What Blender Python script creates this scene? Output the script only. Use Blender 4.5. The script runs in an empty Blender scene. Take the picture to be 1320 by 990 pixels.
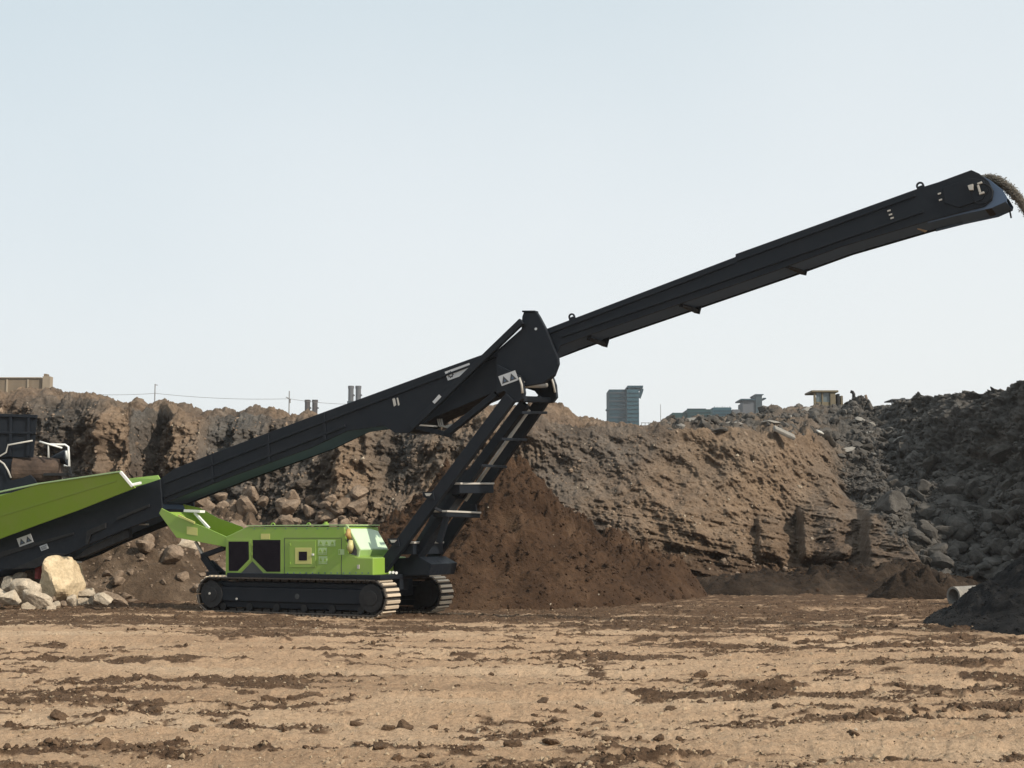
import bpy, bmesh, math, random
import numpy as np
from mathutils import Vector, Matrix

R = math.radians
random.seed(7)
rng = np.random.default_rng(7)
scene = bpy.context.scene
col = scene.collection

# ------------------------------------------------------------------ camera, world, sun, exposure
CAM_H = 1.6
FPX = 1800.0                      # focal length in pixels of a 1320 x 990 frame
PITCH = math.atan((685 - 495) / FPX)
cam_d = bpy.data.cameras.new('camera')
cam_d.sensor_width = 36.0
cam_d.lens = 36.0 * FPX / 1320.0
cam_d.clip_start = 0.1
cam_d.clip_end = 4000
cam = bpy.data.objects.new('camera', cam_d)
col.objects.link(cam)
cam.location = (0, 0, CAM_H)
cam.rotation_euler = (R(90) + PITCH, 0, 0)
scene.camera = cam

SUN_EL = 36.0                     # degrees above the horizon
SUN_AZ = -34.0                    # degrees from +X towards -Y is negative
w = bpy.data.worlds.new('World')
scene.world = w
w.use_nodes = True
nt = w.node_tree
for n in list(nt.nodes):
    nt.nodes.remove(n)
out = nt.nodes.new('ShaderNodeOutputWorld')
bg = nt.nodes.new('ShaderNodeBackground')
sky = nt.nodes.new('ShaderNodeTexSky')
sky.sky_type = 'NISHITA'
sky.sun_disc = False
sky.sun_elevation = R(SUN_EL)
sky.sun_rotation = R(90 - SUN_AZ)
sky.altitude = 0
sky.air_density = 1.0
sky.dust_density = 6.0
sky.ozone_density = 1.2
mixw = nt.nodes.new('ShaderNodeMix')
mixw.data_type = 'RGBA'
mixw.inputs[0].default_value = 0.84
nt.links.new(sky.outputs[0], mixw.inputs[6])
# thin bright haze veil over the whole sky: whiter towards the horizon and towards the sun
wtc = nt.nodes.new('ShaderNodeTexCoord')
wsep = nt.nodes.new('ShaderNodeSeparateXYZ')
nt.links.new(wtc.outputs['Generated'], wsep.inputs[0])
wm = nt.nodes.new('ShaderNodeMath')
wm.operation = 'MULTIPLY_ADD'
wm.inputs[1].default_value = -0.17
nt.links.new(wsep.outputs[0], wm.inputs[0])
nt.links.new(wsep.outputs[2], wm.inputs[2])
wr = nt.nodes.new('ShaderNodeValToRGB')
for k, (p_, c_) in enumerate(((0.02, (0.935, 0.96, 0.955)), (0.20, (0.85, 0.90, 0.92)), (0.40, (0.69, 0.785, 0.83)))):
    e_ = wr.color_ramp.elements[k] if k < 2 else wr.color_ramp.elements.new(p_)
    e_.position = p_
    e_.color = (*c_, 1)
wn = nt.nodes.new('ShaderNodeTexNoise')
wn.inputs['Scale'].default_value = 3.2
wn.inputs['Detail'].default_value = 5
nt.links.new(wtc.outputs['Generated'], wn.inputs['Vector'])
wa = nt.nodes.new('ShaderNodeMath')
wa.operation = 'MULTIPLY_ADD'
wa.inputs[1].default_value = 0.16
nt.links.new(wn.outputs[0], wa.inputs[0])
wo = nt.nodes.new('ShaderNodeMath')
wo.operation = 'SUBTRACT'
wo.inputs[1].default_value = 0.08
nt.links.new(wm.outputs[0], wo.inputs[0])
nt.links.new(wo.outputs[0], wa.inputs[2])
nt.links.new(wa.outputs[0], wr.inputs[0])
wv = nt.nodes.new('ShaderNodeVectorMath')
wv.operation = 'SCALE'
wv.inputs['Scale'].default_value = 9.0
nt.links.new(wr.outputs[0], wv.inputs[0])
nt.links.new(wv.outputs[0], mixw.inputs[7])
nt.links.new(mixw.outputs[2], bg.inputs[0])
bg.inputs[1].default_value = 0.12
nt.links.new(bg.outputs[0], out.inputs[0])

sl = bpy.data.lights.new('sun', 'SUN')
sl.energy = 4.6
sl.angle = R(0.6)
sl.color = (1.0, 0.90, 0.76)
so = bpy.data.objects.new('sun', sl)
col.objects.link(so)
S_DIR = Vector((math.cos(R(SUN_EL)) * math.cos(R(SUN_AZ)), math.cos(R(SUN_EL)) * math.sin(R(SUN_AZ)), math.sin(R(SUN_EL))))
so.rotation_euler = S_DIR.to_track_quat('Z', 'Y').to_euler()
so.location = (30, -10, 40)

scene.view_settings.view_transform = 'Standard'
scene.view_settings.look = 'None'
scene.view_settings.exposure = 0.0
scene.view_settings.gamma = 1.0
scene.view_settings.use_curve_mapping = False
scene.render.engine = 'CYCLES'
scene.cycles.use_denoising = True
scene.cycles.max_bounces = 6
scene.cycles.volume_bounces = 1

# ------------------------------------------------------------------ picture measurements -> places
FWD = np.array([0, math.cos(PITCH), math.sin(PITCH)])
UP = np.array([0, -math.sin(PITCH), math.cos(PITCH)])
CAM = np.array([0, 0, CAM_H])

def ray(px, py):
    return np.array([(px - 660) / FPX, 0, 0]) + UP * ((495 - py) / FPX) + FWD

def at(px, py, Y):
    d = ray(px, py)
    p = CAM + d * (Y / d[1])
    return Vector(p)

def project(P):
    q = P - CAM
    x = q[..., 0]
    y = q @ UP
    z = q @ FWD
    return 660 + FPX * x / z, 495 - FPX * y / z

# ------------------------------------------------------------------ numpy noise
def _hash(ix, iy, iz, seed):
    n = (ix.astype(np.int64) * 374761393 + iy.astype(np.int64) * 668265263 + iz.astype(np.int64) * 1274126177 + seed * 974711) & 0xFFFFFFFF
    n = ((n ^ (n >> 13)) * 1274126177) & 0xFFFFFFFF
    n = ((n ^ (n >> 16)) * 2246822519) & 0xFFFFFFFF
    return ((n ^ (n >> 15)) & 0xFFFFFF) / float(0xFFFFFF)

def vnoise(x, y, z, seed=0):
    ix, iy, iz = np.floor(x), np.floor(y), np.floor(z)
    fx, fy, fz = x - ix, y - iy, z - iz
    u, v, t = [f * f * f * (f * (f * 6 - 15) + 10) for f in (fx, fy, fz)]
    r = 0
    for dx in (0, 1):
        for dy in (0, 1):
            for dz in (0, 1):
                wgt = (u if dx else 1 - u) * (v if dy else 1 - v) * (t if dz else 1 - t)
                r = r + wgt * _hash(ix + dx, iy + dy, iz + dz, seed)
    return r * 2 - 1

def fbm(x, y, z, octv=5, seed=0, gain=0.5, ridged=False):
    a, s, r = 1.0, 1.0, 0
    for o in range(octv):
        n = vnoise(x * s + o * 17.3, y * s - o * 9.1, z * s + o * 5.7, seed + o)
        r = r + a * ((1 - 2 * np.abs(n)) if ridged else n)
        a *= gain
        s *= 2.03
    return r

def worley(x, y, z, seed=0):
    ix, iy, iz = np.floor(x), np.floor(y), np.floor(z)
    best = np.full(x.shape, 9.0)
    second = np.full(x.shape, 9.0)
    for dx in (-1, 0, 1):
        for dy in (-1, 0, 1):
            for dz in (-1, 0, 1):
                cx, cy, cz = ix + dx, iy + dy, iz + dz
                px_ = cx + _hash(cx, cy, cz, seed)
                py_ = cy + _hash(cx, cy, cz, seed + 1)
                pz_ = cz + _hash(cx, cy, cz, seed + 2)
                d = np.sqrt((x - px_) ** 2 + (y - py_) ** 2 + (z - pz_) ** 2)
                second = np.minimum(second, np.maximum(best, d))
                best = np.minimum(best, d)
    return best, second

def smooth(a, b, x):
    t = np.clip((x - a) / (b - a), 0, 1)
    return t * t * (3 - 2 * t)

# ------------------------------------------------------------------ materials
def new_mat(name):
    m = bpy.data.materials.new(name)
    m.use_nodes = True
    nt = m.node_tree
    b = nt.nodes['Principled BSDF']
    return m, nt, b

def node(nt, t, **kw):
    n = nt.nodes.new(t)
    for k, v in kw.items():
        setattr(n, k, v)
    return n

def noise_n(nt, scale, detail=4, rough=0.55, coord='Object', dist=0.0, mapscale=None):
    tc = node(nt, 'ShaderNodeTexCoord')
    n = node(nt, 'ShaderNodeTexNoise')
    n.inputs['Scale'].default_value = scale
    n.inputs['Detail'].default_value = detail
    n.inputs['Roughness'].default_value = rough
    n.inputs['Distortion'].default_value = dist
    src = tc.outputs[coord]
    if mapscale:
        mp = node(nt, 'ShaderNodeMapping')
        mp.inputs['Scale'].default_value = mapscale
        nt.links.new(src, mp.inputs[0])
        src = mp.outputs[0]
    nt.links.new(src, n.inputs['Vector'])
    return n

def ramp(nt, src, stops):
    r = node(nt, 'ShaderNodeValToRGB')
    e = r.color_ramp.elements
    while len(e) > 1:
        e.remove(e[-1])
    e[0].position = stops[0][0]
    e[0].color = (*stops[0][1], 1)
    for p, c in stops[1:]:
        k = e.new(p)
        k.color = (*c, 1)
    nt.links.new(src, r.inputs[0])
    return r

def mix(nt, fac, a, b):
    m = node(nt, 'ShaderNodeMix', data_type='RGBA')
    for sock, v in ((m.inputs[0], fac), (m.inputs[6], a), (m.inputs[7], b)):
        if isinstance(v, (int, float)):
            sock.default_value = v
        elif isinstance(v, tuple):
            sock.default_value = (*v, 1)
        else:
            nt.links.new(v, sock)
    return m.outputs[2]

def bump(nt, b, h, strength=0.5, dist=0.05):
    bp = node(nt, 'ShaderNodeBump')
    bp.inputs['Strength'].default_value = strength
    bp.inputs['Distance'].default_value = dist
    nt.links.new(h, bp.inputs['Height'])
    nt.links.new(bp.outputs[0], b.inputs['Normal'])

def paint(name, c, rough=0.4, dust=0.25, dustc=(0.30, 0.24, 0.17), metallic=0.0, spec=0.5):
    m, nt, b = new_mat(name)
    n1 = noise_n(nt, 1.3, 6, 0.65)
    n2 = noise_n(nt, 9.0, 5, 0.7)
    f1 = ramp(nt, n1.outputs[0], [(0.42, (0, 0, 0)), (0.75, (dust, dust, dust))])
    c1 = mix(nt, f1.outputs[0], c, dustc)
    f2 = ramp(nt, n2.outputs[0], [(0.5, (0, 0, 0)), (0.85, (dust * 0.6,) * 3)])
    c2 = mix(nt, f2.outputs[0], c1, dustc)
    nt.links.new(c2, b.inputs['Base Color'])
    rr = ramp(nt, n2.outputs[0], [(0.3, (rough * 0.85,) * 3), (0.8, (min(1, rough * 1.5),) * 3)])
    nt.links.new(rr.outputs[0], b.inputs['Roughness'])
    b.inputs['Metallic'].default_value = metallic
    b.inputs['Specular IOR Level'].default_value = spec
    bump(nt, b, n1.outputs[0], 0.04, 0.05)
    return m

def soil(name, stops, scale=0.8, rough=0.95, bscale=14, bstr=0.6, bdist=0.06, stain=None):
    m, nt, b = new_mat(name)
    n1 = noise_n(nt, scale, 8, 0.62, dist=0.4)
    c = ramp(nt, n1.outputs[0], stops).outputs[0]
    n2 = noise_n(nt, bscale, 8, 0.7)
    v = ramp(nt, n2.outputs[0], [(0.3, (0.62, 0.62, 0.62)), (0.72, (1.25, 1.22, 1.18))])
    mm = node(nt, 'ShaderNodeMix', data_type='RGBA', blend_type='MULTIPLY')
    mm.inputs[0].default_value = 0.8
    nt.links.new(c, mm.inputs[6])
    nt.links.new(v.outputs[0], mm.inputs[7])
    nt.links.new(mm.outputs[2], b.inputs['Base Color'])
    b.inputs['Roughness'].default_value = rough
    b.inputs['Specular IOR Level'].default_value = 0.15
    bump(nt, b, n2.outputs[0], bstr, bdist)
    return m

M = {}
M['black'] = paint('black_paint', (0.0062, 0.0095, 0.0150), 0.5, 0.09, (0.05, 0.045, 0.04), 0.0, 0.22)
M['black_dull'] = paint('black_dull_steel', (0.004, 0.005, 0.007), 0.65, 0.08, (0.10, 0.075, 0.05))
M['grey_under'] = paint('underside_haze_grey', (0.09, 0.13, 0.20), 0.8, 0.05, (0.10, 0.10, 0.11), 0.0, 0.0)  # grey-blue lifts the black underside for haze and bounced ground light
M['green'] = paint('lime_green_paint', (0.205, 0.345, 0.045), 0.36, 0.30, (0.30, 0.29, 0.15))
M['hood_end_sunlit'] = paint('sunlit_end_lime', (0.30, 0.46, 0.17), 0.35, 0.15, (0.30, 0.29, 0.15))  # housing green lightened to put sunlight on the lower hood end
M['hood_sunlit'] = paint('sunlit_pale_lime', (0.50, 0.66, 0.46), 0.3, 0.05)  # pale lime, lightened further for the blown-out sun on the hood
M['green_hopper'] = paint('lime_green_paint_dusty', (0.19, 0.295, 0.014), 0.4, 0.28, (0.28, 0.26, 0.1))
M['grille'] = paint('dark_grille', (0.008, 0.004, 0.010), 0.6, 0.03, (0.05, 0.04, 0.04), 0.0, 0.2)
M['yellow_decal'] = paint('yellow_decal', (0.50, 0.50, 0.16), 0.5, 0.1)
M['pale_decal'] = paint('pale_decal', (0.36, 0.50, 0.24), 0.5, 0.1)
M['white_decal'] = paint('white_decal', (0.46, 0.48, 0.50), 0.5, 0.12)
M['mark'] = paint('dark_mark', (0.03, 0.035, 0.04), 0.5, 0.05)
M['white_paint'] = paint('white_paint', (0.75, 0.75, 0.72), 0.45, 0.12)
M['steel_light'] = paint('worn_pale_steel', (0.42, 0.41, 0.38), 0.45, 0.3)
M['tread'] = paint('shaded_dusty_track_steel', (0.035, 0.03, 0.026), 0.7, 0.3, (0.12, 0.09, 0.065))  # dark with mud, and with the near side's shade put into the colour
M['grouser'] = paint('sunlit_worn_track_lugs', (0.52, 0.44, 0.34), 0.6, 0.4, (0.40, 0.31, 0.22))  # cream of dust and wear, lifted further for sun on the lugs
M['rubber'] = paint('conveyor_rubber', (0.018, 0.018, 0.018), 0.7, 0.4, (0.10, 0.08, 0.06))
M['orange'] = paint('orange_plastic', (0.42, 0.27, 0.09), 0.5, 0.05)
M['ochre'] = paint('ochre_plastic', (0.50, 0.46, 0.20), 0.4, 0.1)
M['red'] = paint('dark_red_paint', (0.22, 0.012, 0.012), 0.5, 0.1)
M['rustdrum'] = soil('dusty_brown_steel', [(0.3, (0.035, 0.027, 0.023)), (0.7, (0.12, 0.085, 0.066))], 2.5, 0.9, 12, 0.4, 0.03)
M['dozer'] = paint('weathered_yellow', (0.14, 0.115, 0.068), 0.65, 0.5, (0.12, 0.10, 0.08))
M['glass'] = paint('dusty_glass', (0.10, 0.13, 0.14), 0.15, 0.2)
M['concrete'] = soil('concrete_grey', [(0.3, (0.19, 0.18, 0.165)), (0.7, (0.30, 0.285, 0.26))], 2.0, 0.9, 20, 0.3, 0.02)
M['rock_pale'] = soil('pale_limestone', [(0.3, (0.33, 0.275, 0.21)), (0.7, (0.54, 0.47, 0.375))], 1.5, 0.95, 9, 0.5, 0.04)
M['rock_cream'] = soil('cream_limestone', [(0.3, (0.46, 0.365, 0.235)), (0.7, (0.66, 0.54, 0.37))], 1.5, 0.95, 9, 0.5, 0.04)
M['rock_brown'] = soil('brown_rock', [(0.3, (0.13, 0.096, 0.07)), (0.7, (0.30, 0.23, 0.172))], 1.5, 0.95, 9, 0.5, 0.04)
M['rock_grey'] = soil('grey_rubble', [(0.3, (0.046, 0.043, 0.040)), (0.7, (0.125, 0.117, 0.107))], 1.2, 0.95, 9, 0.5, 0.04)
M['clod'] = soil('dark_clod', [(0.3, (0.065, 0.041, 0.026)), (0.7, (0.15, 0.099, 0.063))], 3, 0.98, 25, 0.6, 0.02)
M['clod_tan'] = soil('tan_clod', [(0.3, (0.26, 0.19, 0.125)), (0.7, (0.42, 0.33, 0.23))], 3, 0.98, 25, 0.6, 0.02)
M['brown_soil'] = soil('brown_soil', [(0.32, (0.038, 0.022, 0.0135)), (0.55, (0.074, 0.044, 0.027)), (0.72, (0.125, 0.08, 0.051))], 0.7, 0.98, 7, 0.9, 0.12)
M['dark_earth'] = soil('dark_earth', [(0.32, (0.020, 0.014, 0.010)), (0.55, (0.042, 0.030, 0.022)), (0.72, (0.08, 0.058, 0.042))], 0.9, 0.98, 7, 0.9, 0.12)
M['bank_earth'] = soil('bank_earth', [(0.32, (0.06, 0.041, 0.028)), (0.55, (0.125, 0.090, 0.063)), (0.72, (0.22, 0.165, 0.12))], 0.9, 0.98, 7, 0.9, 0.12)
M['black_aggregate'] = soil('black_aggregate', [(0.3, (0.010, 0.010, 0.011)), (0.7, (0.028, 0.027, 0.027))], 2, 0.95, 30, 0.8, 0.05)
M['stream'] = soil('falling_aggregate', [(0.3, (0.16, 0.145, 0.125)), (0.7, (0.30, 0.28, 0.24))], 4, 0.95, 30, 0.8, 0.05)

# ------------------------------------------------------------------ mesh builder
class MB:
    def __init__(self):
        self.v, self.f = [], []

    def add(self, verts, faces):
        o = len(self.v)
        self.v += [tuple(p) for p in verts]
        self.f += [tuple(i + o for i in f) for f in faces]
        return self

    def prism(self, poly, y0, y1):
        """polygon of (x, z) pairs extruded along local y."""
        n = len(poly)
        a = sum(poly[i][0] * poly[(i + 1) % n][1] - poly[(i + 1) % n][0] * poly[i][1] for i in range(n))
        if a < 0:
            poly = poly[::-1]
        vs = [(x, y0, z) for x, z in poly] + [(x, y1, z) for x, z in poly]
        fs = [tuple(range(n)), tuple(range(2 * n - 1, n - 1, -1))]
        fs += [(i, i + n, (i + 1) % n + n, (i + 1) % n) for i in range(n)]
        return self.add(vs, fs)

    def loft(self, A, B):
        n = len(A)
        vs = list(A) + list(B)
        fs = [tuple(range(n)), tuple(range(2 * n - 1, n - 1, -1))]
        fs += [(i, i + n, (i + 1) % n + n, (i + 1) % n) for i in range(n)]
        return self.add(vs, fs)

    def box(self, c, s, rot=None):
        x, y, z = [k / 2 for k in s]
        vs = [Vector((sx * x, sy * y, sz * z)) for sx in (-1, 1) for sy in (-1, 1) for sz in (-1, 1)]
        if rot is not None:
            vs = [rot @ v for v in vs]
        vs = [v + Vector(c) for v in vs]
        return self.add(vs, [(0, 1, 3, 2), (4, 6, 7, 5), (0, 4, 5, 1), (2, 3, 7, 6), (0, 2, 6, 4), (1, 5, 7, 3)])

    def bar(self, a, b, wy, wz, up=(0, 0, 1)):
        a, b = Vector(a), Vector(b)
        d = (b - a).normalized()
        up = Vector(up)
        if abs(d.dot(up)) > 0.98:
            up = Vector((1, 0, 0))
        s = d.cross(up).normalized()
        t = s.cross(d)
        q = [s * (i * wy / 2) + t * (j * wz / 2) for i, j in ((-1, -1), (1, -1), (1, 1), (-1, 1))]
        return self.add([a + k for k in q] + [b + k for k in q],
                        [(0, 3, 2, 1), (4, 5, 6, 7), (0, 1, 5, 4), (1, 2, 6, 5), (2, 3, 7, 6), (3, 0, 4, 7)])

    def tube(self, pts, r, n=10, caps=True):
        pts = [Vector(p) for p in pts]
        rs = r if isinstance(r, (list, tuple)) else [r] * len(pts)
        rings = []
        prev = None
        for i, p in enumerate(pts):
            d = (pts[min(i + 1, len(pts) - 1)] - pts[max(i - 1, 0)]).normalized()
            if prev is None:
                u = Vector((0, 0, 1)) if abs(d.z) < 0.9 else Vector((1, 0, 0))
            else:
                u = prev
            s = d.cross(u).normalized()
            t = s.cross(d).normalized()
            prev = t
            rings.append([p + (s * math.cos(2 * math.pi * k / n) + t * math.sin(2 * math.pi * k / n)) * rs[i] for k in range(n)])
        vs = [v for g in rings for v in g]
        fs = []
        for i in range(len(pts) - 1):
            for k in range(n):
                a, b = i * n + k, i * n + (k + 1) % n
                fs.append((a, b, b + n, a + n))
        if caps:
            fs.append(tuple(range(n))[::-1])
            fs.append(tuple((len(pts) - 1) * n + k for k in range(n)))
        return self.add(vs, fs)

    def ring(self, c, axis, r, rt, n=14, m=6, arc=(0, 2 * math.pi)):
        """torus-like loop in the plane perpendicular to axis."""
        ax = Vector(axis).normalized()
        u = ax.orthogonal().normalized()
        v = ax.cross(u)
        k = n + 1
        pts = [Vector(c) + (u * math.cos(t) + v * math.sin(t)) * r for t in [arc[0] + (arc[1] - arc[0]) * i / n for i in range(k)]]
        return self.tube(pts, rt, m)

    def build(self, name, mat, parent=None, bevel=0.0, smooth_shade=False):
        me = bpy.data.meshes.new(name)
        me.from_pydata(self.v, [], self.f)
        me.validate()
        bm = bmesh.new()
        bm.from_mesh(me)
        bmesh.ops.recalc_face_normals(bm, faces=bm.faces)
        bm.to_mesh(me)
        bm.free()
        me.materials.append(M[mat] if isinstance(mat, str) else mat)
        o = bpy.data.objects.new(name, me)
        col.objects.link(o)
        if parent:
            o.parent = parent
        if smooth_shade:
            for p in me.polygons:
                p.use_smooth = True
        if bevel:
            b = o.modifiers.new('bevel', 'BEVEL')
            b.width = bevel
            b.segments = 2
            b.limit_method = 'ANGLE'
            b.angle_limit = R(40)
            b.harden_normals = False
        return o

def tag(o, label=None, cat=None, group=None, kind=None):
    if label: o['label'] = label
    if cat: o['category'] = cat
    if group: o['group'] = group
    if kind: o['kind'] = kind
    return o

def empty(name, loc, rz=0.0):
    o = bpy.data.objects.new(name, None)
    o.location = loc
    o.rotation_euler = (0, 0, rz)
    o.empty_display_size = 0.3
    col.objects.link(o)
    return o

def np_mesh(name, V, F, mat, attrs=None, smooth_shade=True, mats=None):
    """V (n,3), F (m,4 or 3) numpy arrays -> one mesh object."""
    me = bpy.data.meshes.new(name)
    k = F.shape[1]
    me.vertices.add(len(V))
    me.vertices.foreach_set('co', np.asarray(V, np.float32).ravel())
    me.loops.add(F.size)
    me.loops.foreach_set('vertex_index', F.astype(np.int32).ravel())
    me.polygons.add(len(F))
    me.polygons.foreach_set('loop_start', np.arange(0, F.size, k, dtype=np.int32))
    me.polygons.foreach_set('loop_total', np.full(len(F), k, np.int32))
    me.polygons.foreach_set('use_smooth', np.full(len(F), smooth_shade))
    me.update()
    me.validate()
    for a, arr in (attrs or {}).items():
        at_ = me.attributes.new(a, 'FLOAT', 'POINT')
        at_.data.foreach_set('value', np.asarray(arr, np.float32).ravel())
    me.materials.append(M[mat] if isinstance(mat, str) else mat)
    o = bpy.data.objects.new(name, me)
    col.objects.link(o)
    return o

def grid_faces(nr, nc):
    i = np.arange(nr - 1)[:, None] * nc + np.arange(nc - 1)[None]
    return np.stack([i, i + 1, i + nc + 1, i + nc], -1).reshape(-1, 4)

# ------------------------------------------------------------------ ground: one sheet to the horizon
def mud_mask(X, Y):
    """1 where dark crumbled soil lies on the tan yard (dragged out along x by passing machines)."""
    a = fbm(X * 0.28, Y * 0.9, X * 0, 5, 11, 0.6)
    b = fbm(X * 1.1, Y * 3.2, X * 0, 5, 23, 0.65)
    c = fbm(X * 3.0, Y * 7.0, X * 0, 4, 29, 0.65)
    m = smooth(0.10, 0.80, a * 0.46 + b * 0.42 + c * 0.48 + 0.04)
    m = np.maximum(m, np.clip(0.85 + 0.5 * b, 0, 1) * smooth(21.8, 25.4, Y + 2.6 * a + 0.8 * b))       # darker soil at the back of the yard, also painting the ditch's shade
    return m

def ground_z(X, Y, mud):
    z = 0.05 * fbm(X * 0.16, Y * 0.3, X * 0, 3, 31)
    clump = smooth(0.1, 0.9, fbm(X * 2.2, Y * 3.2, X * 0, 4, 41) + 0.45)
    z += mud * (0.004 + 0.045 * clump * np.clip(0.35 + 0.8 * fbm(X * 9, Y * 11, X * 0, 4, 43, 0.65), 0, 2))
    z += 0.017 * fbm(X * 7, Y * 7, X * 0, 4, 47, 0.68)
    z += 0.016 * fbm(X * 0.7, Y * 5.0, X * 0, 3, 53)
    for k_, (sl, off, wd) in enumerate(((0.11, 12.2, 0.5), (0.11, 14.0, 0.5), (-0.16, 16.4, 0.5), (-0.16, 18.3, 0.5), (0.05, 9.9, 0.45), (0.05, 20.8, 0.5))):
        q = (Y - sl * X - off + 0.15 * np.sin(X * 0.5 + k_)) / wd                       # wheel tracks with tread bars
        z += np.exp(-q ** 4 * 3) * (-0.03 + 0.012 * np.sin(X * 16 + q * 4)) + 0.03 * np.exp(-(np.abs(q) - 1.15) ** 2 * 14)                                          # ruts across the view
    return z

rows = np.concatenate([np.linspace(-30, 5, 24)[:-1], np.geomspace(5.0, 46, 720), np.geomspace(50, 3000, 40)])
cols = np.concatenate([np.linspace(-8, -0.86, 40)[:-1], np.linspace(-0.86, 0.86, 1000), np.linspace(0.86, 8, 40)[1:]])
YY = np.repeat(rows[:, None], len(cols), 1)
spread = np.maximum(np.abs(YY), 9) * 0.72
XX = cols[None] * spread
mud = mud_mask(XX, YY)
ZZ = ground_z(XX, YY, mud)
ZZ = np.where((YY > 60) | (YY < 0), 0, ZZ)
gm, gnt, gb = new_mat('yard_dirt')
att = node(gnt, 'ShaderNodeAttribute', attribute_name='mud')
n1 = noise_n(gnt, 0.35, 6, 0.6, mapscale=(0.5, 1.6, 1))
n2 = noise_n(gnt, 22, 8, 0.72)
n3 = noise_n(gnt, 2.6, 6, 0.65, mapscale=(0.6, 1.8, 1))
tan = ramp(gnt, n1.outputs[0], [(0.30, (0.325, 0.218, 0.138)), (0.5, (0.435, 0.300, 0.194)), (0.7, (0.53, 0.39, 0.265))]).outputs[0]
dark = ramp(gnt, n3.outputs[0], [(0.35, (0.075, 0.046, 0.029)), (0.65, (0.165, 0.106, 0.067))]).outputs[0]
ms = node(gnt, 'ShaderNodeMath', operation='ADD')
sc_ = node(gnt, 'ShaderNodeMath', operation='MULTIPLY_ADD')
sc_.inputs[1].default_value = 0.9
sc_.inputs[2].default_value = -0.45
gnt.links.new(n3.outputs[0], sc_.inputs[0])
gnt.links.new(att.outputs['Fac'], ms.inputs[0])
gnt.links.new(sc_.outputs[0], ms.inputs[1])
mk = ramp(gnt, ms.outputs[0], [(0.22, (0, 0, 0)), (0.62, (1, 1, 1))]).outputs[0]
cc = mix(gnt, mk, tan, dark)
vv = ramp(gnt, n2.outputs[0], [(0.3, (0.48, 0.45, 0.42)), (0.5, (0.98, 0.98, 0.98)), (0.72, (1.25, 1.25, 1.25))])
mm = node(gnt, 'ShaderNodeMix', data_type='RGBA', blend_type='MULTIPLY')
mm.inputs[0].default_value = 0.75
gnt.links.new(cc, mm.inputs[6])
gnt.links.new(vv.outputs[0], mm.inputs[7])
gnt.links.new(mm.outputs[2], gb.inputs['Base Color'])
gb.inputs['Roughness'].default_value = 0.97
gb.inputs['Specular IOR Level'].default_value = 0.1
bump(gnt, gb, n2.outputs[0], 1.0, 0.05)
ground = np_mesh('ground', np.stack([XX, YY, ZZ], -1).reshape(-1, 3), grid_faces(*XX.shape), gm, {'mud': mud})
tag(ground, kind='structure')

def gz(x, y):
    X, Y = np.array([float(x)]), np.array([float(y)])
    return float(ground_z(X, Y, mud_mask(X, Y))[0])

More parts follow.
